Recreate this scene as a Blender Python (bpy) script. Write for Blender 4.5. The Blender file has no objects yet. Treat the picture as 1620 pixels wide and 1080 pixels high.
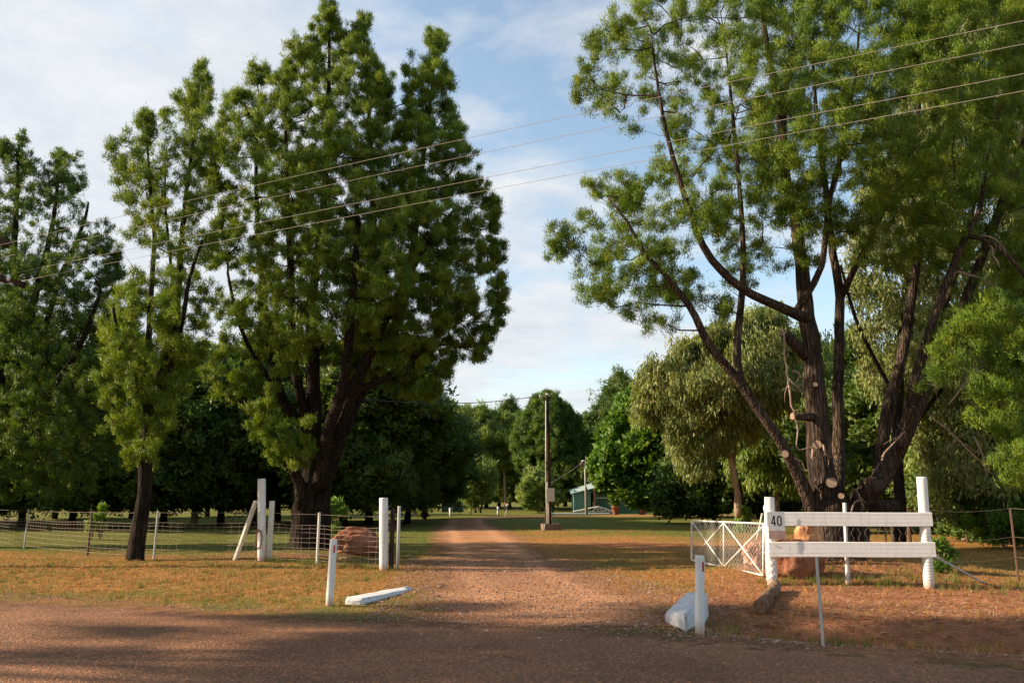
import bpy, bmesh, math, random
import numpy as np
from mathutils import Vector, Matrix

R = math.radians
SC = bpy.context.scene
COL = SC.collection
rnd = random.Random(7)

# ------------------------------------------------------------------ camera, sky, sun, exposure
CAMH, PITCH, FPX = 1.55, R(11.0), 1260.0
cam_d = bpy.data.cameras.new('camera')
cam_d.sensor_width = 36.0
cam_d.lens = 36.0 * FPX / 1620.0
cam_d.clip_start = 0.1
cam_d.clip_end = 3000
cam = bpy.data.objects.new('camera', cam_d)
COL.objects.link(cam)
cam.location = (0, 0, CAMH)
cam.rotation_euler = (math.pi / 2 + PITCH, 0, 0)
SC.camera = cam

SUN_EL, SUN_BACK = R(26.0), R(-2.0)
SDIR = Vector((-math.cos(SUN_BACK) * math.cos(SUN_EL), -math.sin(SUN_BACK) * math.cos(SUN_EL), math.sin(SUN_EL)))
sun_d = bpy.data.lights.new('sun', 'SUN')
sun_d.energy = 5.0
sun_d.angle = R(0.6)
sun_d.color = (1.0, 0.82, 0.60)
sun = bpy.data.objects.new('sun', sun_d)
COL.objects.link(sun)
sun.rotation_euler = SDIR.to_track_quat('Z', 'Y').to_euler()

W = bpy.data.worlds.new('World')
SC.world = W
W.use_nodes = True
nt = W.node_tree
nt.nodes.clear()
def wn(t, **k):
    n = nt.nodes.new(t)
    for a, b in k.items():
        setattr(n, a, b)
    return n
def wmath(op, a, b=None, c=None):
    n = wn('ShaderNodeMath', operation=op)
    for i, v in enumerate((a, b, c)):
        if v is None: continue
        if isinstance(v, (int, float)): n.inputs[i].default_value = v
        else: nt.links.new(v, n.inputs[i])
    return n.outputs[0]
sky = wn('ShaderNodeTexSky', sky_type='NISHITA', sun_disc=False)
sky.sun_elevation = SUN_EL
sky.sun_rotation = math.atan2(SDIR.x, SDIR.y)
sky.altitude = 0; sky.air_density = 1.0; sky.dust_density = 1.6; sky.ozone_density = 1.2
tc = wn('ShaderNodeTexCoord')
sx = wn('ShaderNodeSeparateXYZ')
nt.links.new(tc.outputs['Generated'], sx.inputs[0])
zz = wmath('ADD', wmath('MAXIMUM', sx.outputs[2], 0.0), 0.22)
cx = wn('ShaderNodeCombineXYZ')
nt.links.new(wmath('DIVIDE', sx.outputs[0], zz), cx.inputs[0])
nt.links.new(wmath('DIVIDE', sx.outputs[1], zz), cx.inputs[1])
n1 = wn('ShaderNodeTexNoise'); n1.inputs['Scale'].default_value = 2.1; n1.inputs['Detail'].default_value = 7; n1.inputs['Roughness'].default_value = .56; n1.inputs['Distortion'].default_value = .25
n2 = wn('ShaderNodeTexNoise'); n2.inputs['Scale'].default_value = 6.0; n2.inputs['Detail'].default_value = 6; n2.inputs['Roughness'].default_value = .6
mp = wn('ShaderNodeMapping'); mp.inputs['Location'].default_value = (3.1, 1.7, 0); mp.inputs['Scale'].default_value = (1.0, 1.25, 1)
nt.links.new(cx.outputs[0], mp.inputs[0])
nt.links.new(mp.outputs[0], n1.inputs['Vector']); nt.links.new(mp.outputs[0], n2.inputs['Vector'])
# more cloud towards the left and low down, blue towards the upper right
bias = wmath('MULTIPLY', sx.outputs[0], -0.30)
low = wmath('MULTIPLY', wmath('SUBTRACT', 0.30, sx.outputs[2]), 0.30)
f = wmath('ADD', wmath('ADD', wmath('ADD', wmath('MULTIPLY', n1.outputs[0], 0.8), wmath('MULTIPLY', n2.outputs[0], 0.2)), bias), low)
cr = wn('ShaderNodeValToRGB')
cr.color_ramp.elements[0].position = .385; cr.color_ramp.elements[0].color = (0, 0, 0, 1)
cr.color_ramp.elements[1].position = .565; cr.color_ramp.elements[1].color = (1, 1, 1, 1)
nt.links.new(f, cr.inputs[0])
cc = wn('ShaderNodeMixRGB'); cc.inputs[1].default_value = (3.5, 3.95, 4.5, 1); cc.inputs[2].default_value = (6.6, 6.5, 6.4, 1)
nt.links.new(n2.outputs[0], cc.inputs[0])
skm = wn('ShaderNodeMixRGB', blend_type='MULTIPLY'); skm.inputs[0].default_value = 1; skm.inputs[2].default_value = (1.95, 1.85, 1.62, 1)
nt.links.new(sky.outputs[0], skm.inputs[1])
mixc = wn('ShaderNodeMixRGB')
nt.links.new(wmath('MULTIPLY', cr.outputs[0], .92), mixc.inputs[0]); nt.links.new(skm.outputs[0], mixc.inputs[1]); nt.links.new(cc.outputs[0], mixc.inputs[2])
bg = wn('ShaderNodeBackground'); bg.inputs[1].default_value = 0.078
nt.links.new(mixc.outputs[0], bg.inputs[0])
wo = wn('ShaderNodeOutputWorld'); nt.links.new(bg.outputs[0], wo.inputs[0])

SC.view_settings.view_transform = 'Standard'
SC.view_settings.look = 'None'
SC.view_settings.exposure = 1.05
SC.view_settings.gamma = 1.0
SC.cycles.max_bounces = 7
SC.cycles.diffuse_bounces = 3
SC.cycles.transparent_max_bounces = 8
SC.cycles.use_denoising = True

# ------------------------------------------------------------------ pixel <-> world helpers (pixels of the 1620 x 1080 photograph)
cp, sp = math.cos(PITCH), math.sin(PITCH)
def ray(px, py):
    v = (540 - py) / FPX; u = (px - 810) / FPX
    return Vector((u, cp - sp * v, sp + cp * v))
def at(px, py, D):
    d = ray(px, py); t = D / d.y
    return Vector((d.x * t, D, CAMH + d.z * t))
def sstep(a, b, x):
    t = np.clip((np.asarray(x, float) - a) / (b - a), 0, 1); return t * t * (3 - 2 * t)
def hgt(x, y):
    """height of the ground"""
    x = np.asarray(x, float); y = np.asarray(y, float)
    e = y - (10.1 - 0.37 * x)                       # distance beyond the road's edge
    d = np.exp(-((e - 1.45) / 0.75) ** 2) * sstep(1.9, 3.4, x) * -0.34
    d2 = np.exp(-((e - 1.6) / 0.9) ** 2) * sstep(-2.6, -4.6, x) * -0.07
    m = 0.24 * np.exp(-(((x - 6.9) / 3.0) ** 2 + ((y - 17.0) / 2.0) ** 2))
    m2 = 0.14 * np.exp(-(((x + 5.6) / 1.8) ** 2 + ((y - 21.3) / 1.7) ** 2))
    w = 0.03 * np.sin(x * .31 + 1) * np.sin(y * .23) * sstep(2, 6, e)
    return d + d2 + m + m2 + w
def H(x, y): return float(hgt(x, y))
def g(px, py):
    d = ray(px, py); z = 0.0
    for _ in range(12):
        t = (z - CAMH) / d.z
        p = Vector((d.x * t, d.y * t)); z = .5 * z + .5 * H(p.x, p.y)
    return Vector((p.x, p.y, z))
def drop(x, y, dz=0.0): return Vector((x, y, H(x, y) + dz))

# ------------------------------------------------------------------ object helpers
def tag(o, label=None, cat=None, group=None, kind=None):
    for k, v in (('label', label), ('category', cat), ('group', group), ('kind', kind)):
        if v: o[k] = v
    return o
def empty(name, loc, label, cat, group=None, rz=0.0):
    o = bpy.data.objects.new(name, None); COL.objects.link(o)
    o.location = loc; o.rotation_euler = (0, 0, rz); o.empty_display_size = .2
    return tag(o, label, cat, group)
def copy_tree(o, parent=None):
    c = o.copy(); COL.objects.link(c)
    if parent: c.parent = parent
    for ch in list(o.children): copy_tree(ch, c)
    return c

class MB:
    """collects shapes, then links them as one mesh object"""
    def __init__(s): s.v = []; s.f = []; s.sm = []
    def add(s, vs, fs, smooth=False):
        b = len(s.v); s.v += [tuple(p) for p in vs]; s.f += [tuple(b + i for i in q) for q in fs]; s.sm += [smooth] * len(fs)
        return s
    def box(s, c, size, rz=0, M=None, taper=1.0, bev=0.0):
        x, y, z = size[0] / 2, size[1] / 2, size[2] / 2
        if bev:
            vs = []; b = bev
            bm = bmesh.new(); bmesh.ops.create_cube(bm, size=1)
            for q in bm.verts: q.co = Vector((q.co.x * size[0], q.co.y * size[1], q.co.z * size[2]))
            bmesh.ops.bevel(bm, geom=bm.edges[:], offset=b, segments=2, affect='EDGES')
            bm.verts.index_update()
            vs = [q.co.copy() for q in bm.verts]; fs = [[q.index for q in p.verts] for p in bm.faces]; bm.free()
        else:
            vs = [Vector((i * x * (taper if k > 0 else 1), j * y * (taper if k > 0 else 1), k * z)) for k in (-1, 1) for j in (-1, 1) for i in (-1, 1)]
            fs = [(0, 2, 3, 1), (4, 5, 7, 6), (0, 1, 5, 4), (2, 6, 7, 3), (0, 4, 6, 2), (1, 3, 7, 5)]
        T = (M or Matrix.Rotation(rz, 4, 'Z')).copy()
        return s.add([T @ q + Vector(c) for q in vs], fs)
    def tube(s, pts, rad, n=8, cap=True, ridge=0.0, seed=0, smooth=True):
        pts = [Vector(p) for p in pts]; m = len(pts)
        if isinstance(rad, (int, float)): rad = [rad] * m
        vs = []; fs = []
        t0 = (pts[1] - pts[0]).normalized()
        ref = Vector((0, 0, 1)) if abs(t0.z) < .9 else Vector((1, 0, 0))
        a = t0.cross(ref).normalized()
        for i, p in enumerate(pts):
            t = (pts[min(i + 1, m - 1)] - pts[max(i - 1, 0)])
            t = t.normalized() if t.length > 1e-9 else t0
            a = (a - t * a.dot(t)).normalized(); b = t.cross(a)
            for k in range(n):
                th = 2 * math.pi * k / n
                r = rad[i] * (1 + ridge * (math.sin(k * 2.9 + seed + .35 * i) * .6 + .4 * math.sin(k * 5.3 - i * .5 + seed * 2)))
                vs.append(p + (a * math.cos(th) + b * math.sin(th)) * r)
        for i in range(m - 1):
            for k in range(n):
                k2 = (k + 1) % n
                fs.append((i * n + k, i * n + k2, (i + 1) * n + k2, (i + 1) * n + k))
        s.add(vs, fs, smooth)
        if cap:
            b0 = len(s.v) - len(vs)
            s.f += [tuple(b0 + k for k in reversed(range(n))), tuple(b0 + (m - 1) * n + k for k in range(n))]; s.sm += [False, False]
        return s
    def build(s, name, mat, parent=None, loc=None):
        me = bpy.data.meshes.new(name)
        me.from_pydata(s.v, [], s.f)
        me.polygons.foreach_set('use_smooth', s.sm)
        me.materials.append(mat); me.update()
        o = bpy.data.objects.new(name, me); COL.objects.link(o)
        if parent: o.parent = parent
        if loc is not None: o.location = loc
        return o

def np_mesh(name, V, k, mat, tone=None, parent=None, puff=None):
    """V: (n*k, 3) vertices, every k of them a face"""
    n = len(V) // k
    me = bpy.data.meshes.new(name)
    me.vertices.add(n * k); me.loops.add(n * k); me.polygons.add(n)
    me.vertices.foreach_set('co', np.ascontiguousarray(V, np.float32).ravel())
    me.loops.foreach_set('vertex_index', np.arange(n * k, dtype=np.int32))
    me.polygons.foreach_set('loop_start', np.arange(0, n * k, k, dtype=np.int32))
    me.update(calc_edges=True)
    if tone is not None:
        at_ = me.attributes.new('tone', 'FLOAT', 'POINT')
        at_.data.foreach_set('value', np.ascontiguousarray(tone, np.float32))
    if puff is not None:
        at_ = me.attributes.new('puff', 'FLOAT_VECTOR', 'POINT')
        at_.data.foreach_set('vector', np.ascontiguousarray(puff, np.float32).ravel())
    me.materials.append(mat)
    o = bpy.data.objects.new(name, me); COL.objects.link(o)
    if parent: o.parent = parent
    return o

# ------------------------------------------------------------------ materials
def mat(name, base=(.5, .5, .5), rough=.8, metal=0.0, spec=.3):
    m = bpy.data.materials.new(name); m.use_nodes = True
    b = m.node_tree.nodes['Principled BSDF']
    b.inputs['Base Color'].default_value = (*base, 1); b.inputs['Roughness'].default_value = rough
    b.inputs['Metallic'].default_value = metal; b.inputs['Specular IOR Level'].default_value = spec
    return m
class NT:
    def __init__(s, m): s.t = m.node_tree; s.b = s.t.nodes['Principled BSDF']
    def n(s, ty, **k):
        x = s.t.nodes.new(ty)
        for a, b in k.items(): setattr(x, a, b)
        return x
    def l(s, a, b): s.t.links.new(a, b)
    def coord(s, scale=(1, 1, 1), kind='Object'):
        c = s.n('ShaderNodeTexCoord'); m = s.n('ShaderNodeMapping'); m.inputs['Scale'].default_value = scale
        s.l(c.outputs[kind], m.inputs[0]); return m.outputs[0]
    def wcoord(s, scale=(1, 1, 1)):
        c = s.n('ShaderNodeNewGeometry'); m = s.n('ShaderNodeMapping'); m.inputs['Scale'].default_value = scale
        s.l(c.outputs['Position'], m.inputs[0]); return m.outputs[0]
    def noise(s, vec, sc, det=4, ro=.55, dist=0):
        x = s.n('ShaderNodeTexNoise'); x.inputs['Scale'].default_value = sc; x.inputs['Detail'].default_value = det
        x.inputs['Roughness'].default_value = ro; x.inputs['Distortion'].default_value = dist
        s.l(vec, x.inputs['Vector']); return x.outputs[0]
    def ramp(s, fac, stops):
        r = s.n('ShaderNodeValToRGB'); e = r.color_ramp.elements
        while len(e) < len(stops): e.new(.5)
        for q, (p, c) in zip(e, stops): q.position = p; q.color = (*c, 1) if len(c) == 3 else c
        s.l(fac, r.inputs[0]); return r.outputs[0]
    def mix(s, fac, a, b, mode='MIX'):
        m = s.n('ShaderNodeMixRGB', blend_type=mode)
        for i, v in enumerate((fac, a, b)):
            if isinstance(v, (int, float)): m.inputs[i].default_value = v
            elif isinstance(v, tuple): m.inputs[i].default_value = (*v, 1)
            else: s.l(v, m.inputs[i])
        return m.outputs[0]
    def math(s, op, a, b=None, clamp=False):
        m = s.n('ShaderNodeMath', operation=op); m.use_clamp = clamp
        for i, v in enumerate((a, b)):
            if v is None: continue
            if isinstance(v, (int, float)): m.inputs[i].default_value = v
            else: s.l(v, m.inputs[i])
        return m.outputs[0]
    def attr(s, name):
        a = s.n('ShaderNodeAttribute'); a.attribute_name = name; return a.outputs['Fac']
    def bump(s, h, strength=.5, dist=.02):
        b = s.n('ShaderNodeBump'); b.inputs['Strength'].default_value = strength; b.inputs['Distance'].default_value = dist
        s.l(h, b.inputs['Height']); s.l(b.outputs[0], s.b.inputs['Normal'])

def leaf_mat(name, dark, light, gold, trans=.30, nscale=.9):
    m = mat(name, light, .55, 0, .25); t = NT(m)
    c = t.wcoord()
    a = t.noise(c, nscale, 3)
    col = t.mix(t.ramp(a, [(.35, (0, 0, 0)), (.65, (1, 1, 1))]), dark, light)
    tn = t.attr('tone')
    col = t.mix(t.ramp(tn, [(.55, (0, 0, 0)), (1.0, (1, 1, 1))]), col, gold)
    col = t.mix(t.math('MULTIPLY', t.ramp(tn, [(0.0, (1, 1, 1)), (.3, (0, 0, 0))]), .45), col, tuple(x * .5 for x in dark))
    t.l(col, t.b.inputs['Base Color'])
    pa = t.n('ShaderNodeAttribute'); pa.attribute_name = 'puff'; ge = t.n('ShaderNodeNewGeometry')
    vm = t.n('ShaderNodeMix', data_type='VECTOR'); vm.inputs[0].default_value = .5; t.l(ge.outputs['Normal'], vm.inputs[4]); vt = t.n('ShaderNodeVectorTransform', vector_type='NORMAL', convert_from='OBJECT', convert_to='WORLD'); t.l(pa.outputs['Vector'], vt.inputs[0]); t.l(vt.outputs[0], vm.inputs[5])
    vn = t.n('ShaderNodeVectorMath', operation='NORMALIZE'); t.l(vm.outputs[1], vn.inputs[0]); t.l(vn.outputs[0], t.b.inputs['Normal'])
    tr = t.n('ShaderNodeBsdfTranslucent'); t.l(t.mix(1.0, col, (1.5, 1.35, .45), 'MULTIPLY'), tr.inputs[0])
    mx = t.n('ShaderNodeMixShader'); mx.inputs[0].default_value = trans
    out = [n for n in t.t.nodes if n.type == 'OUTPUT_MATERIAL'][0]
    t.l(t.b.outputs[0], mx.inputs[1]); t.l(tr.outputs[0], mx.inputs[2]); t.l(mx.outputs[0], out.inputs[0])
    return m
M = {}
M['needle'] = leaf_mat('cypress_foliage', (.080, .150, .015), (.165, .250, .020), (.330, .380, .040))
M['needle_dark'] = leaf_mat('dark_cypress_foliage', (.060, .120, .020), (.105, .180, .028), (.19, .25, .035))  # same kind of foliage as needle, in darker greens
M['euc'] = leaf_mat('drooping_gum_foliage', (.17, .22, .075), (.26, .31, .11), (.46, .42, .21))
M['broad'] = leaf_mat('broad_leaf_foliage', (.06, .14, .016), (.10, .215, .024), (.28, .36, .045))
M['feather'] = leaf_mat('feathery_foliage', (.13, .20, .045), (.21, .29, .07), (.33, .38, .11))  # greens lightened in place of haze over the far trees
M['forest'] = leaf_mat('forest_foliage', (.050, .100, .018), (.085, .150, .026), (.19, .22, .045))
M['sprig'] = leaf_mat('sapling_leaves', (.11, .22, .03), (.18, .32, .05), (.30, .38, .08))

def bark(name, c0, c1, c2, sc=1.0, strength=.9):
    m = mat(name, c1, .95, 0, .1); t = NT(m)
    c = t.coord((7 * sc, 7 * sc, 1.1 * sc))
    a = t.noise(c, 2.2, 8, .65, .6)
    b = t.noise(t.coord((1, 1, 1)), 1.4, 4)
    col = t.ramp(a, [(.32, c0), (.52, c1), (.72, c2)])
    col = t.mix(t.ramp(b, [(.4, (0, 0, 0)), (.7, (.6, .6, .6))]), col, c2)
    t.l(col, t.b.inputs['Base Color']); vv = t.n('ShaderNodeTexVoronoi'); vv.feature = 'DISTANCE_TO_EDGE'; vv.inputs['Scale'].default_value = 3.0; t.l(t.mix(.12, t.coord((6 * sc, 6 * sc, .55 * sc)), t.n('ShaderNodeTexNoise').outputs[1]), vv.inputs['Vector'])
    fu = t.ramp(vv.outputs['Distance'], [(.0, (0, 0, 0)), (.22, (1, 1, 1))])
    t.l(t.mix(t.math('MULTIPLY', t.math('SUBTRACT', 1.0, fu), .55), col, c0), t.b.inputs['Base Color'])
    t.bump(t.math('ADD', a, t.math('MULTIPLY', fu, .9)), strength, .09)
    return m
M['bark'] = bark('rough_dark_bark', (.009, .007, .006), (.030, .022, .017), (.085, .060, .045))
M['bark_warm'] = bark('furrowed_brown_bark', (.016, .012, .010), (.075, .052, .038), (.21, .150, .110))
M['bark_pale'] = bark('pale_gum_bark', (.16, .10, .065), (.36, .25, .17), (.55, .43, .32), 1, .3)
M['cut'] = mat('sawn_wood', (.62, .42, .27), .8)
t = NT(M['cut']); w = t.n('ShaderNodeTexWave', wave_type='RINGS', rings_direction='SPHERICAL'); w.inputs['Scale'].default_value = 9; w.inputs['Distortion'].default_value = 2
t.l(t.coord(), w.inputs[0]); t.l(t.mix(w.outputs[0], (.34, .235, .165), (.24, .16, .11)), t.b.inputs['Base Color'])
M['twig'] = bark('bare_twig_bark', (.20, .13, .09), (.36, .25, .18), (.52, .40, .31), 1, .3)

def painted(name, base, dirt, amt=.5, rough=.55, foot=None):
    m = mat(name, base, rough, 0, .35); t = NT(m)
    a = t.noise(t.coord((1, 1, .5)), 6, 8, .7)
    b = t.noise(t.coord((14, 14, 1.2)), 1.2, 5)
    col = t.mix(t.math('MULTIPLY', t.ramp(a, [(.50, (0, 0, 0)), (.74, (1, 1, 1))]), amt), base, dirt)
    col = t.mix(t.math('MULTIPLY', t.ramp(b, [(.55, (0, 0, 0)), (.8, (1, 1, 1))]), amt * .7), col, dirt)
    vs_ = t.noise(t.coord((22, 22, .5)), 1.6, 6, .7)
    col = t.mix(t.math('MULTIPLY', t.ramp(vs_, [(.54, (0, 0, 0)), (.66, (1, 1, 1))]), amt * .55), col, tuple(x * .55 for x in dirt))
    if foot:   # soil splashed on the lowest part
        s = t.n('ShaderNodeSeparateXYZ'); t.l(t.coord(), s.inputs[0])
        z = t.math('ADD', s.outputs[2], t.math('MULTIPLY', a, .22))
        col = t.mix(t.ramp(z, [(.12, (.85, .85, .85)), (.12 + foot, (0, 0, 0))]), col, (.36, .17, .085))
    t.l(col, t.b.inputs['Base Color']); t.bump(a, .25, .01)
    return m
M['white'] = painted('white_paint', (.70, .685, .66), (.46, .37, .28), .75, foot=.16)
M['white_rail'] = painted('white_rail_paint', (.72, .70, .665), (.50, .44, .37), .45)
M['white_pipe'] = painted('white_gate_paint', (.78, .75, .70), (.45, .32, .22), .55)
M['cream'] = painted('weathered_cream_paint', (.70, .66, .56), (.38, .28, .18), .6)
M['concrete_white'] = painted('white_painted_concrete', (.60, .60, .605), (.34, .25, .18), .7, .85)
M['concrete'] = painted('stained_concrete', (.40, .32, .25), (.20, .12, .08), .7, .9)
M['galv'] = painted('galvanised_steel', (.42, .42, .40), (.26, .22, .17), .6, .5)
M['galv_pale'] = painted('pale_steel', (.60, .57, .50), (.34, .26, .18), .6, .6)
M['rusty'] = painted('rusty_steel', (.10, .055, .035), (.20, .09, .045), .6, .8)
M['wire'] = mat('fence_wire', (.34, .25, .20), .6, .2)
M['wire_pale'] = mat('pale_wire', (.70, .66, .60), .5, .1)
M['alu'] = mat('aluminium_cable', (.36, .30, .26), .6, .1)
M['black_cable'] = mat('black_cable', (.02, .02, .02), .6)
M['red'] = mat('red_reflector', (.45, .02, .03), .3)
M['timber'] = bark('grey_pole_timber', (.020, .013, .010), (.055, .034, .025), (.14, .09, .065), 1, .4)
M['log'] = bark('old_log_wood', (.10, .055, .032), (.24, .14, .085), (.38, .25, .16), 1, .6)
M['box_grey'] = painted('grey_meter_box', (.58, .55, .48), (.36, .28, .20), .5)
M['shed_green'] = painted('green_sheet_metal', (.15, .30, .25), (.20, .32, .27), .5)
M['shed_dark'] = mat('dark_green_sheet', (.02, .05, .04), .7)
M['roof_metal'] = painted('shed_roof_metal', (.30, .38, .36), (.22, .20, .16), .5)
M['terracotta'] = painted('terracotta', (.30, .12, .075), (.30, .13, .08), .5, .9)
M['sign_face'] = painted('sign_face', (.74, .72, .66), (.55, .47, .38), .3)
M['sign_pink'] = painted('faded_pink_label', (.50, .32, .25), (.60, .45, .38), .5)
M['sign_mark'] = mat('faded_label_mark', (.60, .40, .33), .8)
M['footing'] = painted('mossy_dark_concrete', (.22, .15, .11), (.09, .055, .04), .8, .9)
M['digit'] = mat('black_digit_paint', (.012, .012, .012), .5)
M['car_paint'] = mat('silver_car_paint', (.62, .64, .66), .25, .4, .5)
M['car_glass'] = mat('car_glass', (.03, .04, .05), .1, 0, .6)
M['tyre'] = mat('tyre_rubber', (.02, .02, .02), .9)
M['rim'] = mat('wheel_rim', (.45, .45, .46), .4, .6)
M['lamp_red'] = mat('tail_lamp', (.4, .02, .02), .3)
M['orange'] = mat('orange_plastic', (.62, .20, .06), .5)
M['dark_cloth'] = mat('dark_cloth', (.02, .035, .03), .9)
M['ceramic'] = mat('white_ceramic_insulator', (.72, .70, .66), .3)

def rock_mat(name, a0, a1, a2):
    m = mat(name, a1, .95, 0, .1); t = NT(m)
    n = t.noise(t.coord(), 3.2, 9, .68, .4); n2_ = t.noise(t.coord(), 1.1, 3)
    col = t.ramp(n, [(.33, a0), (.5, a1), (.68, a2)])
    col = t.mix(t.ramp(n2_, [(.45, (0, 0, 0)), (.7, (.7, .7, .7))]), col, a2)
    t.l(col, t.b.inputs['Base Color']); t.bump(n, .9, .06)
    return m
M['rock_red'] = rock_mat('red_laterite', (.07, .024, .014), (.20, .072, .038), (.42, .20, .12))
M['rock_pink'] = rock_mat('pinkish_stone', (.20, .09, .055), (.36, .18, .12), (.50, .31, .23))
M['rock_orange'] = rock_mat('orange_sandstone', (.30, .12, .055), (.52, .25, .12), (.68, .42, .24))

# ------------------------------------------------------------------ ground, road, driveway
def ground_mat():
    m = mat('dry_lawn_ground', (.3, .2, .1), .95, 0, .1); t = NT(m)
    c = t.wcoord()
    big = t.noise(c, .22, 5, .6, .4); med = t.noise(c, 1.1, 6, .62); fine = t.noise(c, 16, 6, .7); tiny = t.noise(c, 70, 3, .7)
    grass = t.ramp(fine, [(.30, (.065, .075, .014)), (.5, (.150, .160, .030)), (.72, (.28, .25, .065))])
    straw = t.ramp(fine, [(.30, (.19, .080, .022)), (.5, (.43, .195, .055)), (.74, (.60, .34, .12))])
    dirt = t.ramp(med, [(.3, (.25, .085, .034)), (.55, (.41, .155, .065)), (.75, (.52, .25, .12))])
    dirt = t.mix(t.ramp(tiny, [(.45, (0, 0, 0)), (.75, (.7, .7, .7))]), dirt, (.52, .33, .22))
    dry = t.attr('dry'); bare = t.attr('bare')
    k = t.math('ADD', dry, t.math('ADD', t.math('MULTIPLY', t.math('SUBTRACT', big, .5), 1.6), t.math('MULTIPLY', t.math('SUBTRACT', med, .5), 1.2)))
    col = t.mix(t.ramp(k, [(.30, (0, 0, 0)), (.75, (1, 1, 1))]), grass, straw)
    k2 = t.math('ADD', bare, t.math('ADD', t.math('MULTIPLY', t.math('SUBTRACT', big, .5), .9), t.math('MULTIPLY', t.math('SUBTRACT', med, .5), 1.4)))
    col = t.mix(t.ramp(k2, [(.40, (0, 0, 0)), (.75, (1, 1, 1))]), col, dirt)
    t.l(col, t.b.inputs['Base Color'])
    mott = t.noise(c, 6.5, 5, .65, .3)
    col = t.mix(t.ramp(mott, [(.38, (.75, .75, .75)), (.56, (0, 0, 0))]), col, t.mix(.5, col, (.05, .035, .012)))
    t.l(col, t.b.inputs['Base Color'])
    t.bump(t.math('ADD', t.math('ADD', fine, t.math('MULTIPLY', tiny, .6)), t.math('MULTIPLY', mott, 1.5)), 1.0, .045)
    return m
def edge_alpha(t, lo=.25, hi=.6, sc=3.0):
    e = t.attr('edge'); n = t.noise(t.wcoord(), sc, 7, .7)
    a = t.ramp(t.math('ADD', e, t.math('MULTIPLY', t.math('SUBTRACT', n, .5), 1.1)), [(lo, (0, 0, 0)), (hi, (1, 1, 1))])
    t.l(a, t.b.inputs['Alpha'])
def road_mat():
    m = mat('worn_reddish_bitumen', (.1, .06, .05), .9, 0, .2); t = NT(m)
    c = t.wcoord(); v = t.n('ShaderNodeTexVoronoi'); v.inputs['Scale'].default_value = 55; t.l(c, v.inputs['Vector'])
    big = t.noise(c, .5, 5, .6); med = t.noise(t.wcoord((.5, 2, 1)), 1.6, 5)
    base = t.ramp(big, [(.35, (.175, .084, .045)), (.65, (.275, .132, .068))])
    base = t.mix(t.ramp(med, [(.5, (0, 0, 0)), (.75, (.5, .5, .5))]), base, (.30, .135, .065))
    s = t.n('ShaderNodeSeparateColor'); t.l(v.outputs['Color'], s.inputs[0])
    chip = t.ramp(s.outputs[0], [(.0, (.5, .5, .5)), (.6, (1.0, 1.0, 1.0)), (.93, (1.3, 1.25, 1.2)), (.97, (2.3, 2.1, 1.9))])
    t.l(t.mix(1.0, base, chip, 'MULTIPLY'), t.b.inputs['Base Color'])
    t.bump(t.math('SUBTRACT', 1.0, v.outputs['Distance']), .9, .012); edge_alpha(t)
    return m
def drive_mat():
    m = mat('pinkish_gravel_track', (.4, .2, .13), .95, 0, .1); t = NT(m)
    c = t.wcoord(); v = t.n('ShaderNodeTexVoronoi'); v.inputs['Scale'].default_value = 46; t.l(c, v.inputs['Vector'])
    big = t.noise(c, .7, 6, .65); s = t.n('ShaderNodeSeparateColor'); t.l(v.outputs['Color'], s.inputs[0])
    base = t.ramp(big, [(.32, (.29, .125, .058)), (.52, (.46, .215, .105)), (.72, (.60, .34, .19))])
    chip = t.ramp(s.outputs[0], [(.0, (.72, .70, .68)), (.5, (1, 1, 1)), (.9, (1.12, 1.12, 1.12)), (.98, (1.6, 1.6, 1.6))])
    u = t.attr('edge'); sm = t.noise(t.wcoord(), 1.3, 4)
    rut = t.ramp(t.math('ADD', t.attr('rut'), t.math('MULTIPLY', t.math('SUBTRACT', sm, .5), .5)), [(.35, (0, 0, 0)), (.75, (.8, .8, .8))])
    base = t.mix(rut, t.mix(.3, base, (.22, .12, .05)), (.48, .24, .125))
    base = t.mix(t.math('MULTIPLY', t.math('ADD', t.attr('apron'), t.math('MULTIPLY', t.math('SUBTRACT', sm, .5), .9)), .9, True), base, (.27, .125, .062))
    t.l(t.mix(1.0, base, chip, 'MULTIPLY'), t.b.inputs['Base Color'])
    t.bump(t.math('SUBTRACT', 1.0, v.outputs['Distance']), .7, .014); edge_alpha(t, .22, .80, 1.6)
    return m
M['ground'] = ground_mat(); M['road'] = road_mat(); M['drive'] = drive_mat()

def grid_mesh(name, xs, ys, zf, m, attrs):
    X, Y = np.meshgrid(xs, ys); Z = zf(X, Y)
    nx, ny = len(xs), len(ys)
    V = np.stack([X, Y, Z], -1).reshape(-1, 3)
    i = np.arange(nx * ny).reshape(ny, nx)
    F = np.stack([i[:-1, :-1], i[:-1, 1:], i[1:, 1:], i[1:, :-1]], -1).reshape(-1, 4)
    me = bpy.data.meshes.new(name)
    me.vertices.add(len(V)); me.loops.add(F.size); me.polygons.add(len(F))
    me.vertices.foreach_set('co', V.astype(np.float32).ravel()); me.loops.foreach_set('vertex_index', F.astype(np.int32).ravel())
    me.polygons.foreach_set('loop_start', np.arange(0, F.size, 4, dtype=np.int32)); me.update(calc_edges=True)
    me.polygons.foreach_set('use_smooth', np.ones(len(F), bool))
    for k, fn in attrs.items():
        a = me.attributes.new(k, 'FLOAT', 'POINT'); a.data.foreach_set('value', fn(X, Y).astype(np.float32).ravel())
    me.materials.append(m); o = bpy.data.objects.new(name, me); COL.objects.link(o); return o

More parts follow.
